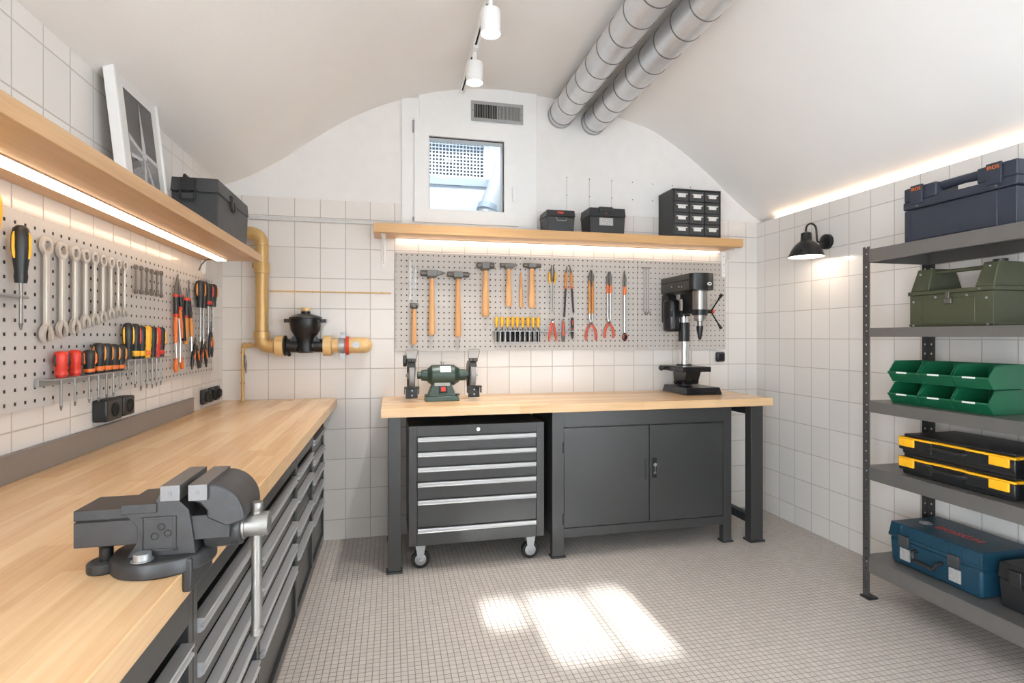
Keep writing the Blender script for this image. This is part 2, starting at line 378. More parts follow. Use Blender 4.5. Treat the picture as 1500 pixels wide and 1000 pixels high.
b.build('screen_frame', m_mesh, well, smooth=0)
b = B()
for k in range(34): x = -.2+k*.03; b.box(x, x+.007, wy1+.012, wy1+.016, 2.655, 3.02)
for k in range(12): z = 2.66+k*.03; b.box(-.22, .79, wy1+.008, wy1+.012, z, z+.007)
b.build('wire_mesh_screen', m_mesh, well, smooth=0)
n = NT('sky_dimming_sheet'); n.t.nodes.remove(n.b); q = n.new('ShaderNodeBsdfTranslucent'); q.inputs[0].default_value = (.085, .09, .095, 1)
n.t.links.new(q.outputs[0], n.n['Material Output'].inputs[0])
B().box(wx0, .80, wy1+.03, wy1+.031, 2.60, 3.02).build('sky_dimming_sheet', n.m, well, smooth=0)  # translucent sheet added to dim the sky behind the mesh
b = B(); b.tube([(.72, wy1-.28, 1.75), (.80, wy1-.25, 2.3), (.98, wy1-.22, 2.80), (1.06, wy1-.22, 3.25)], .095, 20)
t = tag(b.build('outside_pipe', m_grey), 'thick white pipe rising outside behind the window pane', 'pipe')
B().tube([(.785, wy1-.257, 2.30), (.80, wy1-.25, 2.345)], .099, 20).build('pipe_joint', m_mesh, t)

# ---------------------------------------------------------------- ceiling fittings
XT, ZT = .44, 2.83
zc_ = vault_z(XT)
t = thing('track_rail', 'slim white lighting track running along the vaulted ceiling', 'light track', (XT, .9, ZT))
b = B(); b.box(XT-.017, XT-.006, -1.5, 3.42, ZT-.014, ZT+.014).box(XT+.006, XT+.017, -1.5, 3.42, ZT-.014, ZT+.014).box(XT-.006, XT+.006, -1.5, 3.42, ZT+.004, ZT+.014)
b.build('rail', m_wht, t, smooth=0)
b = B(); b.box(XT-.0055, XT+.0055, -1.49, 3.40, ZT-.002, ZT+.0035); b.build('conductor_slot', m_void, t, smooth=0)
b = B()
for y in (-1.2, 0., 1.2, 2.1, 3.1): b.cyl((XT, y, ZT+.014), (XT, y, zc_+.006), .012)
b.build('ceiling_clip', m_wht, t)
def spot(y, label):
    t = thing('track_spotlight', label, 'spotlight', (XT, y, ZT-.014), 'white spotlights on the ceiling track')
    B().box(XT-.014, XT+.014, y-.05, y+.05, ZT-.03, ZT-.015).cyl((XT, y, ZT-.03), (XT, y, 2.742), .012).build('adapter', m_wht, t, bev=.002)
    b = B(); b.lathe([(.038, 2.745), (.044, 2.742), (.046, 2.735), (.046, 2.636), (.044, 2.636), (.042, 2.642), (.040, 2.70)], (XT, y, 0), seg=28); b.build('lamp_body', m_wht, t, smooth=50)
    b = B(); b.lathe([(.0005, 2.639), (.0415, 2.639), (.0415, 2.643), (.0005, 2.643)], (XT, y, 0), seg=24); b.build('lens', m_spot, t)
    l = bpy.data.lights.new('spot_light', 'AREA'); l.shape = 'DISK'; l.size = .078; l.energy = SPOT_W; l.color = (1, .96, .91); l.spread = math.radians(85)
    lo = bpy.data.objects.new('spot_light', l); COL.objects.link(lo); lo.parent = t; lo.location = (0, 0, 2.636-(ZT-.014))
SPOT_W = 3.6
spot(2.88, 'white cylinder spotlight nearest the ventilation grille, above the window')
spot(2.40, 'white cylinder spotlight cut by the top edge of the photo')
# ventilation grille
vy = YB-.02
t = thing('ventilation_grille', 'grey metal ventilation grille with upright slats above the window', 'vent', (.687, vy, 2.68))
b = B(); b.box(.512, .862, vy-.006, vy, 2.682, 2.703).box(.512, .862, vy-.006, vy, 2.792, 2.813).box(.512, .533, vy-.006, vy, 2.703, 2.792).box(.841, .862, vy-.006, vy, 2.703, 2.792).box(.683, .693, vy-.006, vy, 2.703, 2.792)
b.build('grille_frame', m_ventm, t, smooth=0, bev=.002)
B().box(.53, .845, vy, vy+.004, 2.70, 2.795).build('dark_backing', m_void, t, smooth=0)
B().box(.693, .843, vy-.0015, vy-.0005, 2.702, 2.793).build('damper_plate', m_dsteel, t, smooth=0)
b = B()
for k in range(13): x = .541+k*.0112; b.box(x, x+.0022, vy-.005, vy, 2.703, 2.792)
b.build('slats', m_ventm, t, smooth=0)
b = B()
for k in range(16): x = .699+k*.009; b.box(x, x+.004, vy-.005, vy, 2.703, 2.792)
b.build('slats', m_ventm, t, smooth=0)
b = B()
for x in (.522, .852): b.cyl((x, vy-.008, 2.747), (x, vy-.005, 2.747), .004, seg=10)
b.build('screw', m_dsteel, t)
# ducts
for (xc, zc, lab) in ((1.125, 2.772, 'galvanised round duct nearer the spotlights, running along the vault'), (1.362, 2.745, 'galvanised round duct farther from the spotlights, beside its twin')):
    t = thing('ventilation_duct', lab, 'duct', (xc, .9, zc), 'pair of galvanised ducts on the vault'); r = .083
    b = B(); b.lathe([(r, -1.7), (r, 3.50), (r-.004, 3.50), (r-.004, 3.3)], (xc, 0, zc), 'y', 40); b.build('duct_pipe', m_duct, t, smooth=50)
    for k in range(21):
        y = 3.455-k*.165
        B().annulus((zc, xc) if False else (xc, zc), r+.0025, r-.001, 'y', y-.003, y+.003, 40).build('seam_ring', m_ring, t, smooth=50)
    B().annulus((xc, zc), r+.004, r-.002, 'y', 3.495, 3.508, 40).build('end_collar', m_galv, t, smooth=50)
# cove led on the top of the tiled wall
tag(B().box(XR+.006, XR+.036, -1.2, 3.33, 2.1075, 2.1105).build('cove_light_strip', m_cove, smooth=0, loc=(XR+.02, 1, 2.1065)), 'warm light strip along the top of the tiled wall behind the shelving', 'light strip')

# ---------------------------------------------------------------- left run: counter, strip, cabinets
tag(B().box(XL+.003, -.328, .22, YB-.004, .836, .885).build('countertop', m_counter, bev=.002, loc=(-.65, 1.9, .836)), 'long beech countertop along the side wall with a vise on it', 'countertop')
b = B(); b.box(XL+.001, XL+.018, .22, 2.985, .8855, .955).box(XL+.001, XL+.021, .22, 2.985, .955, .959)
struct(b.build('trim_2', m_strip, smooth=0, bev=.001))
def left_cabinet(y0, y1, tops, zb, label):
    X1 = -.40; Xb = -.95; st = .024
    t = thing('drawer_cabinet', label, 'drawer cabinet', (-.67, (y0+y1)/2, 0), 'steel drawer cabinets under the long counter')
    y0 += .0015; y1 -= .0015
    b = B(); b.box(Xb, X1, y0, y0+.002, .035, .834).box(Xb, X1, y1-.002, y1, .035, .834).box(Xb, Xb+.002, y0, y1, .035, .834).box(Xb, X1, y0, y1, .035, .037).box(Xb, X1, y0, y1, .832, .834)
    b.box(X1-.03, X1, y0, y0+st, .035, .834).box(X1-.03, X1, y1-st, y1, .035, .834)
    ztop = tops[0]+.035
    b.box(X1-.03, X1, y0+st, y1-st, ztop, .824).box(X1-.03, X1, y0+st, y1-st, .037, .07)
    b.build('cabinet_body', m_anth, t, smooth=0, bev=.0015)
    b = B()
    for z in (.79, .62, .45, .28):
        for y in (y0+.012, y1-.012): b.sphere((X1+.0005, y, z), .0035, 8, 5)
    for y in (y0+.05, y1-.05, (y0+y1)/2): b.sphere((X1+.0005, y, .775), .005, 10, 5)
    b.build('rivet', m_dsteel, t)
    bt = tops[1:]+[zb]
    for za, zz in zip(tops, bt):
        d = B().box(X1-.45, X1-.012, y0+st+.002, y1-st-.002, zz+.006, za-.012).build('drawer', m_anth, t, smooth=0, bev=.0015)
        hp = [(X1-.012, za-.032), (X1+.004, za-.032), (X1+.012, za-.026), (X1+.012, za-.021), (X1+.004, za-.018), (X1+.004, za-.012), (X1+.013, za-.007), (X1+.013, za-.001), (X1-.012, za)]
        B().prism(hp, 'y', y0+st+.004, y1-st-.004).build('handle', m_alu, d, smooth=25)
    for y in (y0+.025, y1-.025):
        for x in (X1-.03, Xb+.05):
            B().box(x-.02, x+.02, y-.018, y+.018, .0, .035).build('foot', m_black, t, smooth=0)
T5 = [.668, .573, .475, .38, .283]
left_cabinet(.66, 1.232, [.648, .553, .455, .36, .263], .07, 'grey steel drawer cabinet under the counter, nearest the camera')
left_cabinet(1.232, 1.795, T5, .07, 'grey steel drawer cabinet behind the hanging vise handle')
left_cabinet(1.795, 2.482, T5, .07, 'widest grey drawer cabinet under the counter, beyond the vise handle')
left_cabinet(2.482, 2.972, [.668, .565, .42, .312], .07, 'narrow grey drawer cabinet second from the back wall')
left_cabinet(2.972, 3.45, [.72, .613, .51, .407, .292], .07, 'narrow grey drawer cabinet closest to the back wall')

# ---------------------------------------------------------------- bench vise
VY = 1.017; cz = .8855
t = thing('bench_vise', 'dark cast iron bench vise bolted on the countertop edge', 'vise', (-.37, VY, cz))
b = B(); b.lathe([(.077, 0), (.077, .020), (.074, .026), (.0005, .026)], (-.372, VY, cz), seg=40)
b.box(-.372, -.325, VY-.06, VY+.06, cz, cz+.024).lathe([(.024, 0), (.024, .014), (.021, .018), (.0005, .018)], (-.455, VY-.018, cz), seg=20)
b.box(-.455, -.42, VY-.036, VY+.0, cz, cz+.015)
b.box(-.3275, -.314, VY-.058, VY+.05, cz-.032, cz+.022)
b.build('swivel_base', m_iron, t, bev=.003)
b = B(); col = [(-.412, cz+.026), (-.397, cz+.05), (-.397, cz+.075), (-.415, cz+.097), (-.415, cz+.110), (-.372, cz+.112), (-.364, cz+.127), (-.355, cz+.134), (-.330, cz+.134), (-.338, cz+.115), (-.322, cz+.098), (-.312, cz+.026)]
b.prism(col, 'y', VY-.045, VY+.045)
b.box(-.418, -.368, VY-.048, VY+.048, cz+.097, cz+.112)
b.box(-.392, -.338, VY-.0475, VY-.044, cz+.034, cz+.038).box(-.392, -.388, VY-.0475, VY-.044, cz+.034, cz+.09).box(-.388, -.345, VY-.0475, VY-.044, cz+.086, cz+.09).box(-.345, -.340, VY-.0475, VY-.044, cz+.034, cz+.09)
for (x, z) in ((-.362, .073), (-.372, .058), (-.353, .062)): b.annulus((x, cz+z), .006, .0042, 'y', VY-.0468, VY-.0445, 12)
fx = b.build('fixed_jaw', m_iron, t, bev=.003)
b = B().box(-.3565, -.3285, VY-.065, VY+.065, cz+.119, cz+.1435).cyl((-.3425, VY-.0655, cz+.131), (-.3425, VY-.0645, cz+.131), .003, seg=10)
b.build('jaw_plate', m_jaw, fx, bev=.0015)
b = B().box(-.488, -.262, VY-.040, VY+.040, cz+.046, cz+.086).box(-.488, -.40, VY-.040, VY+.040, cz+.0885, cz+.105).box(-.486, -.40, VY-.038, VY+.038, cz+.086, cz+.0885)
b.build('slide_bar', m_iron, t, bev=.002)
arcp = [(-.288+.052*math.sin(a), cz+.083+.057*math.cos(a)) for a in [k*PI/2/9 for k in range(10)]]
inn = [(-.268+.0*k, cz+.072) for k in range(1)]
mj = [(-.316, cz+.140)]+arcp+[(-.236, cz+.078), (-.262, cz+.070), (-.292, cz+.086), (-.292, cz+.098), (-.302, cz+.110), (-.316, cz+.115)]
b = B(); b.prism(mj, 'y', VY-.058, VY+.058)
b.cyl((-.306, VY, cz+.051), (-.250, VY, cz+.051), .0315, .030, 32)
mv = b.build('moving_jaw', m_iron, t, bev=.003)
b = B().box(-.3165, -.289, VY-.065, VY+.065, cz+.117, cz+.1425).cyl((-.303, VY-.0655, cz+.13), (-.303, VY-.0645, cz+.13), .003, seg=10)
b.build('jaw_plate', m_jaw, mv, bev=.0015)
B().cyl((-.34, VY, cz+.108), (-.296, VY, cz+.100), .012, .016, 16).build('screw_guard', m_iron, t)
b = B(); b.lathe([(.024, -.250), (.024, -.246), (.0205, -.246), (.0205, -.212), (.019, -.209), (.0005, -.209)], (0, VY, cz+.053), 'x', 28)
b.build('spindle_head', m_satin, t, smooth=40)
b = B().cyl((-.2295, VY, cz+.083), (-.2295, VY, .752), .0088, seg=18)
b.build('tommy_bar', m_satin, t)
b = B().lathe([(.0095, .0), (.0105, .003), (.0105, .012), (.009, .015), (.0005, .015)], (-.2295, VY, cz+.076)).lathe([(.009, 0), (.0105, .002), (.0105, .012), (.009, .014)], (-.2295, VY, .744))
b.build('bar_end_cap', m_satin, t)
b = B().cyl((-.384, VY-.058, cz+.026), (-.384, VY-.058, cz+.038), .0125, seg=18).cyl((-.384, VY-.058, cz+.026), (-.384, VY-.058, cz+.028), .016, seg=18)
b.build('bolt', m_galv, t, bev=.001)
b = B().cyl((-.452, VY-.018, cz+.018), (-.452, VY-.018, cz+.044), .010, seg=14).sphere((-.452, VY-.018, cz+.044), .0115)
b.build('lock_lever', m_blackm, t)

# ---------------------------------------------------------------- left shelf and what stands on it
tag(B().box(XL+.003, -.69, .1, 3.155, 1.672, 1.714).build('wall_shelf', m_shelfL, bev=.0015, loc=(-.84, 1.6, 1.672)), 'thick beech wall shelf with picture frame and tool box on top', 'shelf')
t = thing('led_light', 'bright warm twin light strip under the shelf over the wrenches', 'light strip', (-.87, 1.6, 1.6715))
B().box(-.895, -.845, .15, 3.10, 1.6685, 1.6715).build('housing', m_alu, t, smooth=0)
for x0, x1 in ((-.893, -.8735), (-.8665, -.847)): B().box(x0, x1, .15, 3.095, 1.6625, 1.668).build('diffuser', m_led, t, smooth=0)
b = B().tube([(-.90, 3.06, 1.669), (-.94, 3.08, 1.665), (-.965, 3.09, 1.64), (-.976, 3.09, 1.61)], .003, 8); b.build('cable', m_dsteel, t)
tag(B().box(XL+.001, XL+.02, 3.14, 3.16, 1.60, 1.671).build('shelf_bracket', m_wht, bev=.001, loc=(XL+.01, 3.15, 1.6)), 'white bracket under the far end of the left-hand wall shelf', 'bracket')
# picture frame leaning on the wall
t = thing('picture_frame', 'white framed black and white photograph leaning on the wall shelf', 'picture', (-.87, 2.26, 1.7145))
lean = math.atan2(.060, .546); MX = Matrix.Translation((-.87, 2.26, 1.7148)) @ Matrix.Rotation(-lean, 4, 'Y')
hw, hh, dp = .178, .550, .034
b = B(); b.X = MX
b.box(-dp, 0, -hw, -hw+.013, 0, hh).box(-dp, 0, hw-.013, hw, 0, hh).box(-dp, 0, -hw+.013, hw-.013, 0, .013).box(-dp, 0, -hw+.013, hw-.013, hh-.013, hh)
b.build('frame', m_wht, t, bev=.002)
b = B(); b.X = MX; b.box(-dp+.004, -.006, -hw+.012, hw-.012, .012, hh-.012); b.build('mount_board', m_label, t, smooth=0)
b = B(); b.X = MX; py0, py1, pz0, pz1 = -.108, .118, .115, .435
def pq(pts, d): b.rings([[( -.006+d*.0004, y, z) for y, z in pts], [(-.0056+d*.0004, y, z) for y, z in pts]])
b.mi = 0; b.box(-.0075, -.0055, py0, py1, pz0, pz1)
hz = .245
b.mi = 2; pq([(py0, pz0), (py1, pz0), (py1, hz-.03), (py0, hz+.02)], 2)
b.mi = 1; pq([(-.012, hz-.03), (.022, hz-.03), (.006, .42), (.003, .42)], 3)
pq([(py0, hz+.03), (-.005, hz-.01), (-.005, hz-.022), (py0, hz+.008)], 3); pq([(py1, hz-.012), (.02, hz-.005), (.02, hz-.018), (py1, hz-.03)], 3)
pq([(-.02, pz0+.01), (.004, pz0+.005), (.008, hz-.03), (0, hz-.03)], 3); pq([(.05, pz0), (.075, pz0), (.018, hz-.04), (.014, hz-.04)], 3); pq([(py0, pz0+.06), (py0, pz0+.09), (-.012, hz-.035), (-.012, hz-.04)], 4)
b.mi = 0; pq([(py0, pz0+.03), (-.03, pz0+.065), (-.06, pz0+.08), (py0, pz0+.075)], 4)
b.build('photo_print', [m_print, m_print2, m_print3], t, smooth=0)
b = B(); b.X = MX; b.box(-.0025, -.001, -hw+.012, hw-.012, .012, hh-.012); b.build('glass_pane', m_arglass, t, smooth=0)
# charcoal tool box
def toolbox(t, x0, x1, y0, y1, z0, z1, m, lidf=.72):
    zl = z0+(z1-z0)*lidf; i = .008
    B().frustum((x0+i, x1-i, y0+i, y1-i), (x0+.003, x1-.003, y0+.003, y1-.003), z0, zl-.003).build('body', m, t, bev=.004)
    b = B().frustum((x0, x1, y0, y1), (x0+.004, x1-.004, y0+.004, y1-.004), zl, z1).box(x0+.004, x1-.004, y0+.004, y1-.004, zl-.006, zl)
    return b.build('lid', m, t, bev=.004), zl
x0, x1, y0, y1, z0, z1 = -.885, -.702, 2.46, 2.945, 1.7148, 1.925
t = thing('tool_box', 'large charcoal plastic tool box on the side wall shelf', 'tool box', (-.79, 2.70, z0))
ld, zl = toolbox(t, x0, x1, y0, y1, z0, z1, m_toolbox)
b = B().box(x0+.04, x0+.095, y0-.010, y0-.001, zl+.002, z1-.004).tube([(x0+.04, y0-.009, zl+.004), (x0+.04, y0-.012, zl-.03), (x0+.05, y0-.012, zl-.036), (x0+.085, y0-.012, zl-.036), (x0+.095, y0-.012, zl-.03), (x0+.095, y0-.009, zl+.004)], .0045, 8)
b.build('side_clasp', m_black, t, bev=.0015)
b = B().tube([(x1+.002, 2.63, zl+.03), (x1+.006, 2.63, zl-.03), (x1+.006, 2.64, zl-.04), (x1+.006, 2.665, zl-.04), (x1+.006, 2.675, zl-.03), (x1+.002, 2.675, zl+.01)], .004, 8).box(x1-.002, x1+.005, 2.645, 2.663, zl-.025, zl+.03)
b.build('front_clasp', m_black, t)
for yc in (2.50, 2.72):
    B().tube([(x0+.05, yc-.03, z1-.002), (x0+.05, yc-.025, z1+.010), (x0+.05, yc+.035, z1+.010), (x0+.05, yc+.045, z1-.002)], .007, 8).build('carry_handle', m_black, t)

# ---------------------------------------------------------------- pegboards
XP = XL+.022
t = thing('pegboard', 'long grey perforated tool board on the side wall above the counter', 'pegboard', (XP, 1.8, 1.068))
B().box(XP-.003, XP, .2, 3.262, 1.068, 1.598).box(XL+.002, XP-.003, .203, 3.259, 1.071, 1.074).box(XL+.002, XP-.003, .203, 3.259, 1.592, 1.595).box(XL+.002, XP-.003, 3.256, 3.259, 1.074, 1.592).build('panel', m_pegL, t, smooth=0)
YP = YB-.022
for x0, x1, lab in ((.03, 1.690, 'wide grey perforated tool board on the back wall carrying the hammers'), (1.692, 2.387, 'narrow grey perforated board on the back wall behind the drill press')):
    t = thing('pegboard', lab, 'pegboard', ((x0+x1)/2, YP, 1.173), 'perforated boards on the back wall')
    B().box(x0, x1, YP, YP+.003, 1.173, 1.802).box(x0+.003, x1-.003, YP+.003, YB-.001, 1.176, 1.179).box(x0+.003, x1-.003, YP+.003, YB-.001, 1.796, 1.799).box(x0+.003, x0+.006, YP+.003, YB-.001, 1.179, 1.796).box(x1-.006, x1-.003, YP+.003, YB-.001, 1.179, 1.796).build('panel', m_peg, t, smooth=0)

# tools are built facing -Y at the origin (x along the board, z up), then turned for the side wall
RL = PI/2
def onleft(y, z, n=.012): return (XP+n, y, z)
def onback(x, z, n=.012): return (x, YP-n, z)
def wrench_bm(L, R, th=.007):
    b = B(); b.annulus((0, 0), R, R*.56, 'y', -th, th*.3, 24)
    w0, w1 = R*.40, R*.46; zj = -L+R*1.05
    b.prism([(-w0, -R*.85), (w0, -R*.85), (w1, zj+R*.85), (-w1, zj+R*.85)], 'y', -th*.75, 0)
    b.prism([(-w0*.45, -R*1.15), (w0*.45, -R*1.15), (w1*.45, zj+R*1.15), (-w1*.45, zj+R*1.15)], 'y', -th*.95, -th*.74)
    a = math.radians(-90+14); o = []                       # open jaw
    for k in range(19):
        q = a+math.radians(28)+math.radians(304)*k/18; o.append((R*1.08*math.cos(q), zj+R*1.08*math.sin(q)))
    d = Vector((math.cos(a), math.sin(a))); pn = Vector((-d.y, d.x)); s_ = R*.44
    e = [Vector((0, zj))-pn*s_+d*0, Vector((0, zj))-d*R*.34-pn*s_*.4, Vector((0, zj))-d*R*.34+pn*s_*.4, Vector((0, zj))+pn*s_]
    o += [tuple(x) for x in e]
    # split into quads between the outer arc and the slot for clean faces
    n = len(o); b.prism(o, 'y', -th, th*.2); bmesh.ops.triangulate(b.bm, faces=[f for f in b.bm.faces if len(f.verts) > 6])
    return b
big = [(1.765, 1.521, 1.246), (1.839, 1.519, 1.261), (1.905, 1.521, 1.272), (1.963, 1.521, 1.289), (2.016, 1.521, 1.299), (2.067, 1.521, 1.311), (2.121, 1.521, 1.324), (2.171, 1.522, 1.333), (2.218, 1.523, 1.337)]
ords = ['first and largest', 'second', 'third', 'fourth', 'fifth', 'sixth', 'seventh', 'eighth', 'ninth and smallest']
for k, (y, zt_, zb) in enumerate(big):
    R = .0255-.0011*k; o = wrench_bm(zt_-zb, R).build('combination_wrench', m_wrench, bev=.0012, smooth=40)
    tag(o, f'long steel combination wrench, {ords[k]} of nine from the big screwdriver', 'wrench', 'row of nine combination wrenches'); place(o, onleft(y, zt_, .012), RL)
    hk = B().cyl((XP+.0, y, zt_+R*.45), (XP+.022, y, zt_+R*.45), .003, seg=8).build('wall_hook', m_galv); tag(hk, f'small steel peg holding the {ords[k]} long wrench', 'hook', 'pegs of the long wrenches')
for k, (y, zt_, zb) in enumerate([(2.309, 1.530, 1.428), (2.356, 1.531, 1.429), (2.403, 1.531, 1.430), (2.449, 1.530, 1.431), (2.497, 1.531, 1.431), (2.541, 1.533, 1.429)]):
    o = wrench_bm(zt_-zb, .0098, .007).build('combination_wrench', m_satin, bev=.0008, smooth=40)
    tag(o, f'short steel wrench, {ords[k] if k else "first"} of six in the upper short row', 'wrench', 'row of six short wrenches'); place(o, onleft(y, zt_, .012), RL)
# screwdrivers: origin at the bottom of the handle
def screwdriver(label, hl, hr, sl, main, stripe, collar, group=None, sr=.0032, tipm=None):
    t = thing('screwdriver', label, 'screwdriver', (0, 0, 0), group)
    b = B(); b.lathe([(hr*.62, 0), (hr*.72, hl*.10), (hr*.66, hl*.2), (hr*.8, hl*.36), (hr*1.0, hl*.6), (hr*.98, hl*.82), (hr*.8, hl*.95), (hr*.45, hl), (.0004, hl*1.005)], seg=18); b.build('handle', main, t, smooth=60)
    if stripe:
        b = B()
        for a in (PI*.9, PI*1.5, PI*2.1):
            pr = []
            for f in (.42, .5, .6, .7, .8, .88): pr.append((math.cos(a)*hr*(.86 if f in (.42, .88) else .955), math.sin(a)*hr*(.86 if f in (.42, .88) else .955), hl*f))
            b.tube(pr, [hr*.10, hr*.19, hr*.21, hr*.21, hr*.19, hr*.10], 8)
        b.build('grip_stripe', stripe, t)
    if collar: B().lathe([(hr*.66, hl*.06), (hr*.78, hl*.09), (hr*.78, hl*.19), (hr*.7, hl*.22)], seg=18).build('collar', collar, t)
    B().cyl((0, 0, .002), (0, 0, -sl*.86), sr, seg=10).build('shaft', m_satin, t)
    B().cyl((0, 0, -sl*.86), (0, 0, -sl), sr*1.15, sr*.5, 10).build('tip', tipm or m_dsteel, t)
    return t
# big driver by the frame edge with its holder, and the neighbour the frame cuts off
place(screwdriver('large black and yellow screwdriver, first tool at the photo edge', .147, .020, .12, m_black, m_yel, None, sr=.0042), onleft(1.622, 1.403, .035), RL)
place(screwdriver('yellow handled screwdriver cut off by the photo edge', .15, .021, .12, m_yel, None, None, sr=.0042), onleft(1.540, 1.470, .02), RL)
tag(B().box(XP+.001, XP+.008, 1.42, 1.69, 1.366, 1.372).box(XP+.008, XP+.05, 1.43, 1.60, 1.366, 1.37).cyl((XP+.02, 1.60, 1.369), (XP+.02, 1.675, 1.369), .004, seg=8).build('tool_holder', m_galv, smooth=0, loc=(XP+.001, 1.55, 1.366)), 'short steel holder carrying the big black and yellow screwdriver', 'tool holder')
def rail(name, label, y0, y1, z, dep=.05):
    b = B().box(XP+.012, XP+dep, y0, y1, z-.004, z).box(XP+.001, XP+.012, y0, y1, z-.022, z)
    return tag(b.build('tool_rail', m_galv, smooth=0, bev=.001, loc=(XP+.001, (y0+y1)/2, z-.02)), label, 'tool rail')
rail('r', 'grey steel rail holding the row of seven red and black screwdrivers', 1.735, 2.215, 1.147)
rail('r', 'grey steel rail holding the black and yellow screwdrivers', 2.172, 2.535, 1.183)
ydrv = [1.802, 1.872, 1.950, 2.006, 2.056, 2.102, 2.148]; htop = [1.224, 1.226, 1.224, 1.245, 1.243, 1.240, 1.237]; tips = [1.052, 1.057, 1.056, 1.055, 1.060, 1.062, 1.080]
cols = [(m_red, m_black, m_red), (m_red, m_black, m_red), (m_black, m_orange, m_orange)]+[(m_black, m_orsleeve, m_orange)]*4
labs = ['red handled screwdriver at the near end of the lower rail', 'red handled screwdriver beside the first black one', 'shortest black screwdriver on the lower rail, next to the red pair', 'tallest black and orange screwdriver on the lower rail',
        'black and orange screwdriver right after the tallest one', 'black and orange screwdriver second from the far end of the lower rail', 'black and orange screwdriver at the far end of the lower rail']
for y, h, tp, c, lb in zip(ydrv, htop, tips, cols, labs):
    place(screwdriver(lb, h-1.148, .0195, 1.148-tp, *c, group='screwdrivers on the lower rail'), onleft(y, 1.148, .031), RL)
d2 = [(2.207, 1.315, 1.108, m_black, m_yel, m_black, 'tall black screwdriver with a yellow edge at the near end of the upper rail'), (2.262, 1.314, 1.075, m_black, m_red, m_yel, 'black screwdriver with red top and yellow collar on the upper rail'),
      (2.312, 1.307, 1.060, m_black, m_yel, m_yel, 'black screwdriver between two yellow collars, third on the upper rail'), (2.362, 1.307, 1.065, m_yel, m_black, m_orange, 'yellow edged screwdriver in the middle of the upper rail'),
      (2.410, 1.306, 1.059, m_black, m_orsleeve, m_black, 'black and amber screwdriver, fifth on the upper rail'), (2.450, 1.303, 1.063, m_red, m_black, m_red, 'red and black slim screwdriver second from the far end, upper rail'),
      (2.492, 1.304, 1.065, m_black, m_yel, m_red, 'black screwdriver with red foot at the far end of the upper rail')]
for y, h, tp, a, s_, c, lb in d2: place(screwdriver(lb, h-1.184, .0185, 1.184-tp, a, s_, c, group='screwdrivers on the upper rail'), onleft(y, 1.1842, .031), RL)
for y, z, h, sl, c, lb in ((2.972, 1.412, .135, .175, m_orsleeve, 'largest black and amber screwdriver hung near the board end'), (3.022, 1.412, .137, .185, m_black, 'plain black long screwdriver between the two amber striped ones'), (3.093, 1.425, .118, .15, m_red, 'black screwdriver with a red collar, second from the board end'), (3.168, 1.425, .122, .13, m_orsleeve, 'last amber striped screwdriver at the far end of the side board')):
    place(screwdriver(lb, h, .0235, sl, m_black, c, m_red if c is m_red else None, 'screwdrivers hung near the board end', sr=.005, tipm=m_steel), onleft(y, z, .028), RL)
# pliers and shears
def two_arm(name, label, cat, jaws, arms, grips, jm, am, gm, r=(.006, .005, .0075), pivot=None, group=None, jlab=None):
    t = thing(name, label, cat, (0, 0, 0), group)
    for j in jaws:
        b = B(); b.tube([(x, -.002, z) for x, z, _ in j], [w for _, _, w in j], 10); b.build('jaw', jm, t)
    for a in arms: B().tube([(x, -.002, z) for x, z in a], r[1], 10).build('arm', am, t)
    for g_ in grips: B().tube([(x, -.002, z) for x, z in g_], [r[2]*f for f in ([.75]+[1]*(len(g_)-2)+[.75])], 10).build('grip', gm, t)
    if pivot: B().cyl((pivot[0], -.012, pivot[1]), (pivot[0], .008, pivot[1]), .009, seg=14).build('pivot', m_dsteel, t)
    return t
def knobs(t, pts, m, r=.0095):
    for x, z in pts: B().sphere((x, -.002, z), r, 12, 8).build('end_stop', m, t)
# on the side board
t = two_arm('long_pliers', 'long reach pliers with orange sleeves nearest the wrenches', 'pliers', [[(0, 0, .003), (-.02, -.06, .008), (-.024, -.11, .009)], [(0.004, -.02, .003), (.03, -.10, .009)]], [[(-.024, -.3), (-.015, -.40)], [(.01, -.2), (.028, -.30), (.025, -.4)]],
            [[(-.024, -.18), (-.025, -.24), (-.025, -.31)], [(.02, -.16), (.035, -.23), (.04, -.29)], [(-.022, -.38), (-.025, -.42), (-.02, -.44)], [(.03, -.37), (.045, -.41), (.05, -.43)]], m_dsteel, m_steel, m_orange, r=(.006, .005, .0095))
for a in ([(-.023, -.10), (-.024, -.18)], [(.03, -.10), (.06, -.24), (.075, -.30)]): B().tube([(x, -.002, z) for x, z in a], .0105, 10).build('black_sleeve', m_black, t)
knobs(t, [(-.024, -.10), (.031, -.095), (-.024, -.185), (.022, -.155)], m_red, .011); place(t, onleft(2.707, 1.548, .018), RL)
t = two_arm('long_pliers', 'straight long pliers with two orange sleeves, between pliers and screwdrivers', 'pliers', [[(-.012, -.02, .003), (-.012, -.09, .006)], [(.018, .02, .003), (.016, -.09, .006)]], [[(-.01, -.27), (.01, -.30)], [(.05, -.2), (.055, -.32)]],
            [[(-.015, -.15), (-.02, -.22), (-.022, -.285)], [(.035, -.15), (.048, -.2), (.055, -.25)]], m_dsteel, m_steel, m_orsleeve, r=(.006, .005, .011))
for a in ([(-.012, -.08), (-.015, -.16)], [(.018, -.08), (.036, -.16)]): B().tube([(x, -.002, z) for x, z in a], .0105, 10).build('black_sleeve', m_black, t)
knobs(t, [(-.013, -.075), (.019, -.075), (-.015, -.155), (.036, -.155)], m_red, .011); place(t, onleft(2.822, 1.516, .018), RL)
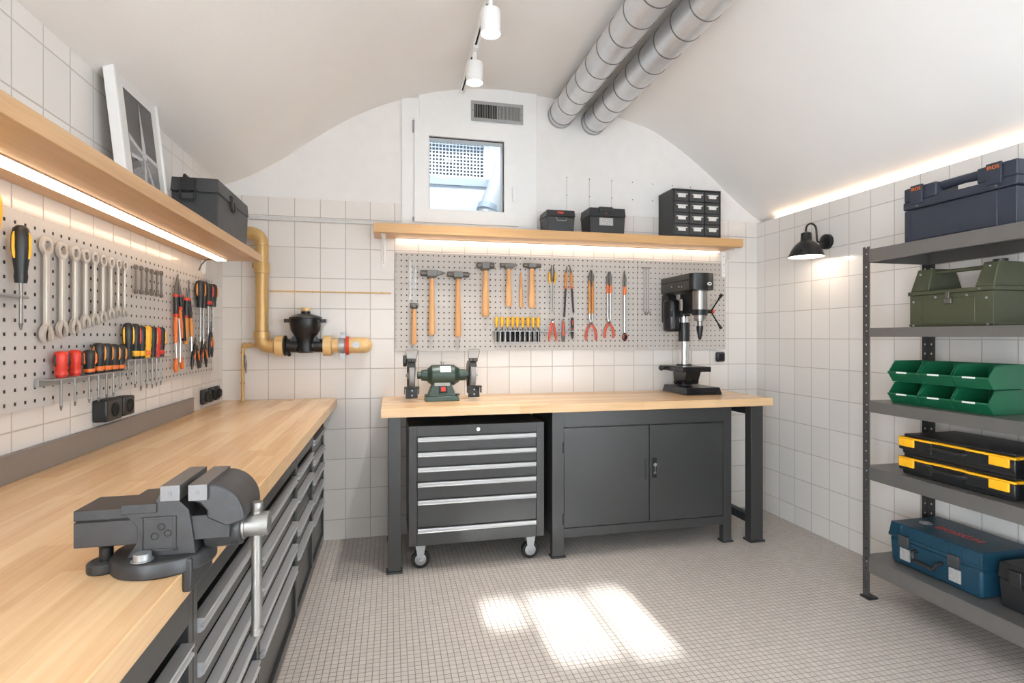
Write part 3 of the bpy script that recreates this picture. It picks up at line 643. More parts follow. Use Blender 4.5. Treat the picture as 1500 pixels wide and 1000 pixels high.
def hand_pliers(name, label, L, sp, gm, bm_, tipd=.03):
    t = thing(name, label, 'pliers')
    b = B()
    for s_ in (-1, 1): b.tube([(s_*.002, -.003, 0), (s_*.004, -.003, -tipd*.6), (s_*.006, -.003, -tipd)], [.002, .0045, .006], 8)
    b.build('jaws', m_dsteel, t)
    for s_ in (-1, 1):
        g_ = B().tube([(s_*.005, -.003, -tipd), (s_*sp*.55, -.003, -L*.5), (s_*sp*.9, -.003, -L*.8), (s_*sp, -.003, -L)], [.006, .009, .008, .004], 10).build('grip', bm_, t)
        B().tube([(s_*(sp*.45-.004), -.008, -L*.42), (s_*sp*.66, -.010, -L*.6), (s_*sp*.8, -.008, -L*.74)], [.003, .0055, .003], 8).build('grip_inlay', gm, g_)
    B().cyl((0, -.010, -tipd), (0, .004, -tipd), .007, seg=12).build('pivot', m_steel, t)
    return t
place(hand_pliers('pliers', 'small black and orange pliers below the straight long pliers', .155, .045, m_orange, m_black), onleft(2.918, 1.262, .02), RL)
place(hand_pliers('pliers', 'black pliers with orange inlay hung under the big screwdrivers', .16, .045, m_orange, m_black, .02), onleft(3.035, 1.268, .02), RL)
place(hand_pliers('pliers', 'narrow black pliers last at the board end under the screwdrivers', .19, .022, m_orange, m_black, .05), onleft(3.150, 1.345, .02), RL)
# sockets under the board
def socket(label, y0, y1, z0, z1, dep=.046, hole=True, group=None):
    t = thing('power_socket', label, 'socket', (XL, (y0+y1)/2, (z0+z1)/2), group); c = ((y0+y1)/2, (z0+z1)/2)
    B().box(XL+.001, XL+dep, y0, y1, z0, z1).build('socket_box', m_black, t, bev=.006)
    if hole: B().annulus(c, .024, .019, 'x', XL+dep-.001, XL+dep+.003, 24).lathe([(.0005, XL+dep-.0005), (.019, XL+dep-.0005), (.019, XL+dep+.0008), (.0005, XL+dep+.0008)], (0, c[0], c[1]), 'x', 20).build('socket_face', m_void, t)
socket('square black wall socket under the lower screwdriver rail, first of two', 2.075, 2.185, .975, 1.05, group='pair of sockets')
socket('square black wall socket under the lower rail, nearer the corner of two', 2.198, 2.28, .978, 1.048, group='pair of sockets')
for y0, y1, lb in ((3.12, 3.20, 'black plug box at the near end of three by the corner'), (3.235, 3.30, 'middle one of three black plug boxes by the corner'), (3.33, 3.40, 'black plug box nearest the corner of the room')):
    t = thing('wall_plug', lb, 'plug', (XL, (y0+y1)/2, .94), 'three black plugs by the corner')
    B().box(XL+.001, XL+.022, y0, y1, .905, .985).build('plug_plate', m_black, t, bev=.008)
    B().lathe([(.026, XL+.022), (.026, XL+.03), (.02, XL+.036), (.0005, XL+.036)], (0, (y0+y1)/2, .945), 'x', 20).build('plug_body', m_rub, t)

# ---------------------------------------------------------------- back board tools
def hammer(label, x0, x1, zh, zb, hw, hh, hwid, light=False, peen='cross'):
    cx = (x0+x1)/2; t = thing('hammer', label, 'hammer', (cx, YP-.03, zh), 'hammers on the back board'); y = YP-.03; L = x1-x0
    b = B(); r = hh/2; zc = zh-r
    b.lathe([(r*.9, x0), (r, x0+.004), (r, x0+L*.25), (r*.8, x0+L*.3)], (0, y, zc), 'x', 16)
    b.box(x0+L*.28, x0+L*.72, y-r*.95, y+r*.95, zc-r*.95, zc+r*.95)
    if peen == 'cross': b.prism([(x0+L*.72, zc-r*.8), (x0+L*.72, zc+r*.9), (x1, zc+r*.5), (x1, zc-r*.1)], 'y', y-r*.8, y+r*.8)
    else: b.lathe([(r*.8, x0+L*.7), (r, x0+L*.75), (r, x1-.004), (r*.9, x1)], (0, y, zc), 'x', 16)
    b.frustum((cx-hwid*.55, cx+hwid*.55, y-r*.6, y+r*.6), (cx-hwid*.9, cx+hwid*.9, y-r*.9, y+r*.9), zc-r*1.5, zc-r*.9)
    b.build('hammer_head', m_dsteel, t, bev=.002)
    w = hwid/2; b = B()
    rs = []
    for f, k in ((0, .72), (.12, .78), (.5, .95), (.8, 1.12), (.97, 1.15), (1, 1.0)):
        z = zc-r*.9+(zb-zc+r*.9)*f; rs.append([(cx+w*k*math.cos(a)*(1.0), y+w*.75*k*math.sin(a), z) for a in [PI/8+q*PI/4 for q in range(8)]])
    b.rings(rs); b.build('handle', m_ash, t, smooth=50)
hammer('smallest hammer, hung low near the outer edge of the board', .117, .168, 1.479, 1.216, 0, .030, .030, peen='cyl')
hammer('cross peen hammer right of the smallest hammer on the board', .183, .326, 1.690, 1.276, 0, .040, .037)
hammer('steel club hammer beside the cross peen hammer, third on the board', .352, .492, 1.685, 1.267, 0, .036, .036, peen='cyl')
hammer('heavy sledge hammer with the thickest head, above the chisel rack end', .545, .659, 1.752, 1.398, 0, .043, .042, peen='cyl')
hammer('light hammer with pale handle, right after the heavy sledge hammer', .699, .813, 1.750, 1.466, 0, .030, .036)
hammer('hammer above the chisel handles, last of the hammers before the pliers', .854, .977, 1.754, 1.457, 0, .030, .040, peen='cyl')
b = B(); b.rings([[(.845+w*math.cos(a), YP-.014+w*.7*math.sin(a), z) for a in [q*PI/4 for q in range(8)]] for z, w in ((1.69, .005), (1.68, .007), (1.58, .010), (1.47, .014), (1.46, .012))])
tag(b.build('wooden_handle', m_ash, loc=(.845, YP-.014, 1.46)), 'slim loose wooden handle hanging between two hammers', 'handle')
# chisel rack
t = thing('chisel_rack', 'narrow steel rack with upright bars under the hammers', 'tool rack', (.82, YP-.02, 1.30))
b = B().box(.652, 1.212, YP-.045, YP-.001, 1.300, 1.304)
b.build('shelf_plate', m_galv, t, smooth=0)
b = B()
for k in range(10): x = .668+k*.0322; b.box(x-.0022, x+.0022, YP-.045, YP-.041, 1.222, 1.300)
b.box(.665, .962, YP-.045, YP-.041, 1.222, 1.226); b.build('bars', m_galv, t, smooth=0)
for k, x in enumerate([.677, .713, .750, .785, .817, .854, .890, .925, .960]):
    t = thing('chisel', f'yellow handled chisel, {(["first"]+ords[1:8]+["last"])[k]} of nine from the hammer side', 'chisel', (x, YP-.025, 1.305), 'yellow chisels in the rack'); y = YP-.025
    B().lathe([(.006, 1.327), (.0075, 1.335), (.012, 1.365), (.0115, 1.385), (.008, 1.397), (.0005, 1.398)], (x, y, 0), seg=14).build('handle', m_yel, t, smooth=60)
    B().cyl((x, y, 1.306), (x, y, 1.33), .004, .006, 12).build('ferrule', m_dsteel, t)
    B().box(x-.011, x+.011, y-.003, y+.003, 1.232, 1.3).box(x-.004, x+.004, y-.003, y+.003, 1.3, 1.31).build('blade', m_void, t, smooth=0)
# pliers with long shanks
def at_b(t, x, z, n=.018): return place(t, onback(x, z, n))
t = two_arm('needle_nose_pliers', 'needle nose tool with short yellow grips, nearest the last hammer', 'pliers', [[(-.006, 0, .003), (-.012, -.05, .006), (-.006, -.11, .005)], [(.006, 0, .003), (.014, -.05, .006), (.008, -.11, .005)]], [[(-.008, -.12), (-.008, -.315)], [(.009, -.12), (.007, -.315)]], [[(-.021, -.05), (-.021, -.09), (-.014, -.125)], [(.021, -.05), (.021, -.09), (.014, -.125)]], m_dsteel, m_steel, m_yel, r=(.006, .0048, .008)); at_b(t, 1.060, 1.747)
t = two_arm('spring_shears', 'open shears with yellow upper arms and black legs', 'shears', [[(-.008, 0, .003), (-.016, -.05, .007)], [(.010, .006, .003), (.022, -.05, .007)]], [[(-.018, -.15), (-.022, -.22), (-.028, -.345)], [(.025, -.15), (.03, -.22), (.038, -.315)]], [[(-.016, -.045), (-.018, -.09), (-.019, -.135)], [(.019, -.045), (.023, -.09), (.025, -.135)]], m_dsteel, m_black, m_orsleeve, r=(.006, .0065, .0105))
knobs(t, [(-.018, -.145), (.025, -.145)], m_orange, .011); at_b(t, 1.172, 1.744)
def longp(label, x, z, jl, sl0, sl1, zp, zb, sp, sleeve):
    t = two_arm('long_pliers', label, 'pliers', [[(-.003, 0, .004), (-.013, -jl*.4, .009), (-.009, -jl, .008)], [(.003, 0, .004), (.013, -jl*.4, .009), (.009, -jl, .008)]], [[(-.010, -jl), (-.010, -zp+.03), (0, -zp)], [(.010, -jl), (.010, -zp+.03), (0, -zp)]],
                [[(-.006, -zp-.005), (-sp*.75, -zp-.04), (-sp, -zp-.08), (-sp*.93, -zb)], [(.006, -zp-.005), (sp*.75, -zp-.04), (sp, -zp-.08), (sp*.93, -zb)]], m_dsteel, m_steel, m_dred, r=(.006, .006, .0085), pivot=(0, -zp), group='long reach pliers on the back board')
    for s_ in (-1, 1): B().tube([(s_*.0115, -.002, -sl0), (s_*.0115, -.002, -sl1)], .0085, 10).build('sleeve', sleeve, t)
    at_b(t, x, z)
longp('long pliers with full length amber sleeves and red spread grips', 1.337, 1.722, .115, .07, .30, .365, .482, .038, m_orsleeve)
longp('long steel pliers with short orange sleeves and red spread grips', 1.469, 1.714, .10, .09, .15, .350, .458, .034, m_orange)
t = two_arm('pickup_tool', 'single shank grabber with orange collar and dark red knob', 'grabber', [[(0, 0, .002), (-.008, -.06, .006), (-.006, -.11, .006)], [(0, 0, .002), (.008, -.06, .006), (.006, -.11, .006)]], [[(0, -.11), (0, -.43)]], [[(0, -.11), (.002, -.14), (0, -.17)]], m_dsteel, m_steel, m_orange, r=(.006, .0085, .0125))
B().sphere((0, -.004, -.46), .019, 16, 10, (1, .6, 1.5)).build('knob', m_blackm, t); B().annulus((0, -.46), .018, .0145, 'y', -.016, -.012, 18).build('knob_rim', m_dred, t); at_b(t, 1.583, 1.724)
place(hand_pliers('pliers', 'little pliers with red grips in the chisel rack end', .15, .026, m_dred, m_dred, .02), onback(1.052, 1.384, .045))
t = hand_pliers('pliers', 'slim dark red pliers in the middle of the small tools', .155, .006, m_dred, m_dsteel, .015); place(t, onback(1.127, 1.384, .045)); B().tube([(0, -.006, -.01), (0, -.008, -.045), (0, -.006, -.08)], [.005, .009, .006], 10).build('red_cap', m_dred, t)
t = thing('utility_knife', 'black utility knife with red slider beside the slim pliers', 'knife')
B().lathe([(.003, -.15), (.009, -.13), (.011, -.08), (.012, -.03), (.009, -.005), (.0005, 0)], sq=(1, .6)).build('handle', m_black, t, smooth=60); B().box(-.003, .003, -.010, -.006, -.05, -.02).box(-.01, .01, -.008, .008, -.082, -.076).build('slider', m_red, t); place(t, onback(1.198, 1.396, .03))
# wire hooks and rule on the boards
b = B()
for x in (1.735, 1.752, 1.772): b.tube([(x, YP-.008, 1.755), (x, YP-.008, 1.44), (x+.012, YP-.008, 1.42), (x+.014, YP-.008, 1.44)], .0022, 6)
b.box(1.722, 1.79, YP-.012, YP-.006, 1.745, 1.752)
tag(b.build('wire_hooks', m_satin, loc=(1.755, YP-.008, 1.42)), 'bundle of thin wire hooks hanging just left of the drill press', 'hooks')
b = B().box(.112, .128, YP-.003, YP-.001, 1.50, 1.775).box(.146, .158, YP-.003, YP-.001, 1.57, 1.71)
tag(b.build('steel_rule', m_satin, smooth=0, loc=(.12, YP-.002, 1.5)), 'thin pale steel rule flat on the board over the smallest hammer', 'rule')

# ---------------------------------------------------------------- back shelf
SZ0, SZ1, SY = 1.889, 1.945, 3.30
tag(B().box(-.102, 2.392, SY, YB-.037, SZ0, SZ1).box(-.102, .06, YB-.037, YB-.002, SZ0, SZ1).box(.966, 2.392, YB-.037, YB-.002, SZ0, SZ1).build('wall_shelf', m_shelfB, bev=.0012, loc=(1.15, 3.4, SZ0)), 'long beech shelf on the back wall carrying three black boxes', 'shelf')
t = thing('led_light', 'glowing warm light strip under the back wall shelf', 'light strip', (1.17, YB-.02, SZ0-.001))
B().box(.03, 2.33, YB-.036, YB-.008, SZ0-.004, SZ0-.001).build('housing', m_alu, t, smooth=0)
B().box(.032, 2.328, YB-.034, YB-.010, SZ0-.010, SZ0-.0042).build('diffuser', m_led, t, smooth=0)
for x, lb in ((-.046, 'white steel bracket under the window end of the back shelf'), (2.366, 'white steel bracket under the back shelf end above the drill press')):
    t = thing('shelf_bracket', lb, 'bracket', (x, YB, SZ0)); yb_ = YB-.001 if x < 0 else YP-.001
    b = B().box(x-.015, x+.015, yb_-.004, yb_, 1.70, SZ0-.001).box(x-.013, x+.013, SY+.03, yb_, SZ0-.005, SZ0-.001); b.build('bracket_plate', m_wht, t, bev=.001)
    B().tube([(x, SY+.05, SZ0-.006), (x, SY+.10, SZ0-.05), (x, yb_-.02, SZ0-.11), (x, yb_-.006, SZ0-.15)], .004, 8).build('brace', m_wht, t)
    b = B()
    for z in (1.73, 1.79, 1.85): b.cyl((x, yb_-.006, z), (x, yb_-.003, z), .003, seg=8)
    b.build('screw', m_dsteel, t)
# boxes
def small_box(label, x0, x1, zt_, y0, y1, lid):
    t = thing('storage_box', label, 'box', ((x0+x1)/2, y0, SZ1), 'black boxes on the back shelf'); z0 = SZ1+.0005
    toolbox(t, x0, x1, y0, y1, z0, zt_, m_black, lid); return t
t = small_box('smaller black metal box with red mark and wire handle', .972, 1.166, 2.082, SY+.012, YB-.03, .70)
B().box(1.045, 1.085, SY+.0095, SY+.0135, 2.060, 2.070).build('mark', m_red, t, smooth=0)
b = B().tube([(1.035, SY+.012, 2.035), (1.035, SY+.004, 2.033), (1.04, SY+.002, 2.012), (1.10, SY+.002, 2.012), (1.105, SY+.004, 2.033), (1.105, SY+.012, 2.035)], .0028, 8); b.build('wire_handle', m_satin, t)
t = small_box('larger black box with a pale front label plate', 1.262, 1.518, 2.112, SY+.012, YB-.03, .66)
B().box(1.33, 1.425, SY+.007, SY+.011, 1.995, 2.045).build('label_plate', m_greylab, t, smooth=0)
b = B().box(1.33, 1.425, SY+.006, SY+.03, 2.085, 2.117); b.build('latch_tab', m_black, t, bev=.003)
B().sphere((1.378, SY+.006, 2.074), .004).build('rivet', m_dred, t); B().sphere((1.378, SY+.006, 2.028), .007).build('lock_button', m_chrome, t)
# drawer organiser
x0, x1, z0, z1 = 1.858, 2.222, SZ1+.0005, 2.270; y0, y1 = SY+.008, YB-.008
t = thing('drawer_organiser', 'black small parts organiser with twelve drawers on the back shelf', 'organiser', ((x0+x1)/2, 3.4, z0))
b = B().box(x0, x1, y0+.012, y1, z0, z1).box(x0, x0+.008, y0, y0+.012, z0, z1).box(x1-.008, x1, y0, y0+.012, z0, z1).box(x0, x1, y0, y0+.012, z1-.01, z1).box(x0, x1, y0, y0+.012, z0, z0+.012)
b.build('cabinet_case', m_black, t, smooth=0, bev=.002)
cw, ch = (x1-x0-.016)/3, (z1-z0-.022)/4
for i in range(3):
    for j in range(4):
        a = x0+.008+i*cw; z = z0+.012+j*ch
        d = B().box(a+.003, a+cw-.003, y0+.002, y0+.012, z+.003, z+ch-.003).build('drawer', m_toolbox, t, bev=.0015)
        B().box(a+cw*.16, a+cw*.84, y0-.010, y0+.002, z+ch*.62, z+ch*.68).box(a+cw*.26, a+cw*.74, y0-.005, y0+.0015, z+ch*.36, z+ch*.62).build('label_holder', m_label, d, smooth=0)
# screws on the plaster
scr = [(1.175, 2.357), (1.175, 2.234), (1.339, 2.355), (1.339, 2.235), (1.504, 2.355), (1.504, 2.234), (1.661, 2.353), (1.661, 2.231), (1.815, 2.350), (1.815, 2.231), (1.969, 2.348), (2.114, 2.346)]
nth = ['first', 'second', 'third', 'fourth', 'fifth', 'sixth', 'seventh']
for k, (x, z) in enumerate(scr):
    o = B().lathe([(.004, YB-.004), (.003, YB-.0005)], (x, 0, z), 'y', 8).build('wall_screw', m_dsteel, loc=(x, YB-.002, z)); tag(o, f'{"upper" if z > 2.3 else "lower"} small screw head in the plaster, {nth[int((x-1.1)/.155)]} upright pair from the window', 'screw', 'screws in the plaster')
b = B()
for x, z0 in ((1.175, 2.12), (1.339, 2.12), (1.504, 2.12)): b.box(x-.002, x+.002, YB-.003, YB-.001, z0, 2.352)
tag(b.build('wall_battens', m_grey, smooth=0, loc=(1.34, YB-.002, 2.12)), 'three faint upright strips on the plaster above the black boxes', 'strips')
# conduits
tag(B().box(-.978, .060, YB-.016, YB-.001, 1.972, 1.996).build('cable_conduit', m_grey, bev=.003, loc=(-.45, YB-.008, 1.972)), 'light grey cable conduit across the tiles towards the window', 'conduit')
b = B().tube([(-.74, YB-.010, 1.5425), (.0, YB-.010, 1.5425)], .0045, 8)
for x in (-.58, -.47, -.26, -.06): b.box(x-.004, x+.004, YB-.016, YB-.001, 1.536, 1.549)
tag(b.build('thin_pipe', m_cream, loc=(-.37, YB-.01, 1.538)), 'thin cream pipe with clips running across the tiles', 'pipe')
t = thing('wall_socket', 'small black wall socket under the board beside the drill press', 'socket', (2.346, YB, 1.118))
B().box(2.312, 2.380, YB-.03, YB-.001, 1.083, 1.153).build('socket_box', m_black, t, bev=.010); B().box(2.328, 2.364, YB-.032, YB-.029, 1.097, 1.139).build('socket_face', m_void, t, bev=.004)

# ---------------------------------------------------------------- sand coloured pipework
PX, PY, R0 = -.747, 3.435, .0385
t = thing('drain_pipe', 'sand gold pipe with elbows standing in the corner by the shelf', 'pipe', (PX, PY, 1.21))
b = B(); zt_ = 1.815
b.tube([(XL+.001, PY, 1.878)]+[(PX-.065+.065*math.sin(a), PY, zt_+.065*math.cos(a)-.002) for a in [k*PI/2/8 for k in range(9)]]+[(PX, PY, 1.74)], .0375, 24); b.build('upper_elbow', m_gold, t, smooth=50)
B().cyl((PX, PY, 1.70), (PX, PY, 1.26), R0-.003, seg=28).build('riser', m_gold, t)
b = B().lathe([(.036, 1.64), (.0435, 1.642), (.0435, 1.70), (.041, 1.705), (.037, 1.706), (.037, 1.80), (.0405, 1.801), (.0405, 1.812), (.037, 1.813), (.037, 1.75)], (PX, PY, 0), seg=28)
b.cyl((PX-.045, PY+.03, 1.69), (PX-.058, PY+.03, 1.69), .017, seg=14); b.build('socket_collar', m_gold, t, smooth=40)
b = B().lathe([(.036, 1.26), (.0445, 1.262), (.0445, 1.295), (.036, 1.297)], (PX, PY, 0), seg=28); b.build('lower_collar', m_gold, t, smooth=40)
b = B().tube([(PX, PY, 1.27), (PX, PY, 1.25)]+[(PX+.04-.04*math.cos(a), PY, 1.25-.04*math.sin(a)) for a in [k*PI/2/8 for k in range(1, 9)]]+[(PX+.07, PY, 1.21)], .0395, 24).lathe([(.036, PX+.04), (.042, PX+.041), (.042, PX+.062), (.036, PX+.063)], (0, PY, 1.21), 'x', 28)
b.build('lower_elbow', m_gold, t, smooth=50)
VX = -.502
t = thing('backflow_valve', 'black pot shaped valve between two cream pipe collars', 'valve', (VX, PY, 1.21))
b = B().lathe([(.045, 1.168), (.058, 1.178), (.055, 1.245), (.066, 1.275), (.084, 1.305), (.090, 1.345), (.092, 1.372), (.0005, 1.373)], (VX, PY, 0), seg=32)
b.cyl((VX-.115, PY, 1.211), (VX+.10, PY, 1.211), .040, seg=24)
for s_ in (-1, 1): b.prism([(VX+s_*.095, 1.225), (VX+s_*.05, 1.295), (VX+s_*.04, 1.295), (VX+s_*.04, 1.225)], 'y', PY-.03, PY-.022)
b.build('valve_body', m_blackm, t, smooth=45)
b = B().lathe([(.094, 1.374), (.094, 1.382), (.075, 1.392), (.03, 1.404), (.026, 1.404), (.026, 1.418), (.0005, 1.418)], (VX, PY, 0), seg=32).box(VX-.120, VX-.09, PY-.018, PY+.018, 1.350, 1.372).box(VX+.09, VX+.118, PY-.018, PY+.018, 1.350, 1.372); b.build('valve_lid', m_blackm, t, smooth=45)
B().lathe([(.024, 1.4185), (.0255, 1.42), (.0255, 1.437), (.023, 1.44), (.0005, 1.44)], (VX, PY, 0), seg=16).build('brass_cap', m_cream, t)
B().lathe([(.052, VX-.118), (.062, VX-.117), (.062, VX-.110), (.05, VX-.104)], (0, PY, 1.211), 'x', 32).build('flange', m_blackm, t)
B().sphere((VX-.09, PY-.02, 1.160), .012).cyl((VX-.09, PY-.02, 1.16), (VX-.09, PY-.02, 1.18), .008).build('drain_plug', m_rub, t)
for xa, xb in ((-.670, -.621), (-.399, -.350)):
    B().lathe([(.038, xa-.001), (.0615, xa), (.0615, xb-.005), (.055, xb), (.038, xb)], (0, PY, 1.211), 'x', 32).build('pipe_collar', m_cream, t, smooth=40)
t = thing('pipe_outlet', 'cream pipe end with steel clamp and red ring after the valve', 'pipe', (-.25, PY, 1.21))
b = B().cyl((-.349, PY, 1.211), (-.25, PY, 1.211), .0435, seg=28).lathe([(.0485, -.25), (.0485, -.165), (.044, -.14), (.030, -.121), (.0005, -.113)], (0, PY, 1.213), 'x', 28).cyl((-.165, PY, 1.213), (-.165, YB-.002, 1.213), .045, seg=28); b.build('pipe_end', m_cream, t, smooth=50)
b = B().lathe([(.044, -.313), (.050, -.312), (.050, -.275), (.044, -.274)], (0, PY, 1.211), 'x', 28)
for z0, z1 in ((1.255, 1.293), (1.128, 1.168)): b.box(-.303, -.272, PY-.016, PY-.010, z0, z1)
b.annulus((-.288, 1.285), .009, .0055, 'y', PY-.018, PY-.014, 14); b.build('steel_clamp', m_galv, t, smooth=40, bev=.001)
B().lathe([(.045, -.270), (.057, -.269), (.057, -.251), (.045, -.25)], (0, PY, 1.211), 'x', 32).build('red_ring', m_red, t, smooth=40)
B().lathe([(.020, PY-.052), (.020, PY-.046)], (-.208, 0, 1.217), 'y', 20).build('grey_stopper', m_galv, t)
GX, GY = -.858, 3.462
t = thing('gas_pipe', 'thin brass pipe with small lever tap rising from the counter', 'pipe', (GX, GY, .8855))
B().tube([(GX, GY, .8855), (GX, GY, 1.19)]+[(GX+.024-.024*math.cos(a), GY, 1.19+.024*math.sin(a)) for a in (.4, .8, 1.2, PI/2)]+[(PX-.036, GY, 1.214)], .0095, 14).build('tube', m_gold, t, smooth=60)
b = B().sphere((GX+.01, GY, 1.212), .019).cyl((GX+.03, GY, 1.214), (GX+.045, GY, 1.214), .017, seg=14)
for z in (1.165, 1.065, .985): b.cyl((GX, GY, z), (GX, GY, z+.012), .014, seg=6)
b.build('fitting', m_gold, t, smooth=45)
B().tube([(GX+.014, GY-.012, 1.16), (GX+.02, GY-.016, 1.10), (GX+.022, GY-.016, 1.05)], [.004, .008, .003], 8).build('lever', m_dsteel, t)
B().cyl((GX, GY, .8857), (GX, GY, .890), .018, seg=14).build('floor_rose', m_gold, t)

# ---------------------------------------------------------------- workbench
t = thing('workbench', 'beech topped workbench with dark steel legs along the back wall', 'workbench', (1.13, 3.2, 0))
B().box(-.052, 2.312, 2.90, YB-.004, .838, .885).build('bench_top', m_bench, t, bev=.002)
def leg(x0, x1, y0, y1, nm='leg'):
    o = B().box(x0, x1, y0, y1, .006, .837).build(nm, m_anth, t, smooth=0, bev=.003)
    B().box(x0-.008, x1+.008, y0-.008, y1+.008, 0, .012).build('foot_plate', m_anthd, o, smooth=0)
leg(-.017, .052, 2.94, 2.985); leg(-.017, .052, 3.42, 3.465); leg(2.160, 2.245, 2.905, 2.965); leg(2.160, 2.245, 3.42, 3.47)
b = B().box(.0, .035, 2.985, 3.42, .12, .17).box(.0, .035, 2.985, 3.42, .78, .837).box(2.18, 2.225, 2.965, 3.42, .10, .15).box(2.18, 2.225, 2.965, 3.42, .78, .837).box(.052, 2.16, 3.43, 3.455, .78, .837)
b.build('side_rail', m_anthd, t, smooth=0, bev=.002)
# rolling drawer trolley
x0, x1, y0, y1, z0, z1 = .092, .848, 2.942, 3.38, .135, .782
t = thing('tool_trolley', 'dark grey rolling tool trolley with six drawers under the workbench', 'tool trolley', ((x0+x1)/2, 3.15, 0))
fx = .044
b = B().box(x0, x1, y0+.012, y1, z0, z1).box(x0, x0+fx, y0, y0+.012, z0, z1).box(x1-fx, x1, y0, y0+.012, z0, z1).box(x0+fx, x1-fx, y0, y0+.012, .727, z1).box(x0+fx, x1-fx, y0, y0+.012, z0, .200)
b.build('cabinet_body', m_anth, t, smooth=0, bev=.002)
tops = [.724, .642, .561, .480, .384, .232, .203]
for za, zz in zip(tops, tops[1:]):
    d = B().box(x0+fx+.003, x1-fx-.003, y0-.002, y0+.011, zz+.004, za-.003).build('drawer', m_anth, t, smooth=0, bev=.0015)
    B().prism([(y0-.002, za-.027), (y0-.012, za-.027), (y0-.017, za-.022), (y0-.011, za-.017), (y0-.011, za-.010), (y0-.018, za-.006), (y0-.016, za-.002), (y0-.002, za-.002)], 'x', x0+fx+.005, x1-fx-.005).build('handle', m_alu, d, smooth=25)
B().lathe([(.011, y0-.004), (.011, y0)], ((x0+x1)/2, 0, .755), 'y', 18).build('lock', m_chrome, t)
b = B()
for x in (x0+.012, x1-.012, ):
    for z in (.762, .745, .16): b.sphere((x, y0-.0005, z), .0035, 8, 5)
b.build('rivet', m_dsteel, t)
for x in (x0+.065, x1-.072):
    for y in (y0+.045, y1-.06):
        c = B().box(x-.03, x+.03, y-.03, y+.03, z0-.004, z0)
        for yy in (y-.022, y+.018): c.prism([(x-.028, z0-.004), (x+.028, z0-.004), (x+.012, .042), (x-.012, .042)], 'y', yy, yy+.004)
        c.cyl((x, y-.027, .050), (x, y+.027, .050), .008, seg=12)
        c = c.build('caster', m_galv, t, smooth=0, bev=.001)
        B().lathe([(.030, y-.015), (.045, y-.014), (.050, y-.008), (.050, y+.008), (.045, y+.014), (.030, y+.015)], (x, 0, .050), 'y', 28).build('tyre', m_rub, c, smooth=40)
        B().lathe([(.0005, y-.0165), (.030, y-.016), (.031, y-.0155), (.031, y+.0155), (.030, y+.016), (.0005, y+.0165)], (x, 0, .050), 'y', 24).build('wheel_hub', m_galv, c)
# two door cabinet
x0, x1, y0, y1 = .898, 2.052, 2.945, 3.40
t = thing('cupboard', 'dark grey steel cupboard with two doors under the workbench', 'cabinet', ((x0+x1)/2, 3.15, 0))
b = B().box(x0+.005, x1-.005, y0+.014, y1, .112, .835).box(x0, x0+.07, y0, y0+.045, .006, .836).box(x1-.056, x1, y0, y0+.045, .006, .836).box(x0+.07, x1-.056, y0, y0+.014, .745, .836).box(x0+.07, x1-.056, y0, y0+.014, .110, .163)
b.box(x0, x0+.06, y1-.05, y1, .006, .2).box(x1-.056, x1, y1-.05, y1, .006, .2); b.build('cabinet_body', m_anth, t, smooth=0, bev=.002)
B().box(x0-.008, x0+.078, y0-.008, y0+.05, 0, .010).box(x1-.064, x1+.008, y0-.008, y0+.05, 0, .010).build('foot_plate', m_anthd, t, smooth=0)
xm = 1.498
for a, c in ((.966, xm-.002), (xm+.002, 1.990)):
    d = B().box(a+.002, c, y0-.003, y0+.013, .168, .740).build('door', m_anth, t, smooth=0, bev=.002)
    if a < 1:
        B().box(c-.026, c-.016, y0-.008, y0-.003, .42, .54).build('pull', m_anthd, d, bev=.002)
        for z in (.63, .22): B().cyl((a-.002, y0-.004, z-.03), (a-.002, y0-.004, z+.03), .005, seg=8).build('hinge', m_anthd, d)
    else:
        B().box(a+.014, a+.046, y0-.007, y0-.003, .425, .545).build('lock_plate', m_blackm, d, bev=.002)
        B().cyl((a+.030, y0-.016, .506), (a+.030, y0-.007, .506), .011, seg=16).box(a+.028, a+.033, y0-.014, y0-.011, .452, .50).cyl((a+.030, y0-.0145, .458), (a+.030, y0-.0105, .458), .008, seg=12).build('key', m_chrome, d)

# ---------------------------------------------------------------- bench grinder
GXc, GYc, GZ = .297, 3.265, 1.034; zb = .8853
t = thing('bench_grinder', 'green double wheel bench grinder standing on the workbench', 'bench grinder', (GXc, GYc, zb))
b = B().frustum((GXc-.10, GXc+.10, GYc-.085, GYc+.085), (GXc-.095, GXc+.095, GYc-.08, GYc+.08), zb, zb+.028)
b.frustum((GXc-.082, GXc+.082, GYc-.07, GYc+.07), (GXc-.052, GXc+.052, GYc-.045, GYc+.045), zb+.028, zb+.108)
for s_ in (-1, 1): b.cyl((GXc+s_*.092, GYc-.05, zb+.028), (GXc+s_*.092, GYc-.05, zb+.04), .012, seg=12)
b.build('pedestal', m_gdark, t, bev=.003)
b = B().lathe([(.018, GXc-.145), (.022, GXc-.143), (.022, GXc-.122), (.032, GXc-.12), (.036, GXc-.088), (.036, GXc-.085), (.042, GXc-.083), (.058, GXc-.062), (.0625, GXc-.058), (.0635, GXc-.02), (.0635, GXc+.05), (.0625, GXc+.075), (.058, GXc+.079), (.042, GXc+.105), (.036, GXc+.107), (.034, GXc+.145), (.022, GXc+.147), (.022, GXc+.168), (.018, GXc+.17)], (0, GYc, GZ), 'x', 36)
b.build('motor_housing', m_gdark, t, smooth=40)
b = B(); b.prism([(GYc+.0645*math.sin(a), GZ+.0645*math.cos(a)) for a in [-1.25+k*.12 for k in range(7)]]+[(GYc+.061*math.sin(a), GZ+.061*math.cos(a)) for a in [-1.25+k*.12 for k in reversed(range(7))]], 'x', GXc-.012, GXc+.052); b.build('rating_plate', m_label, t)
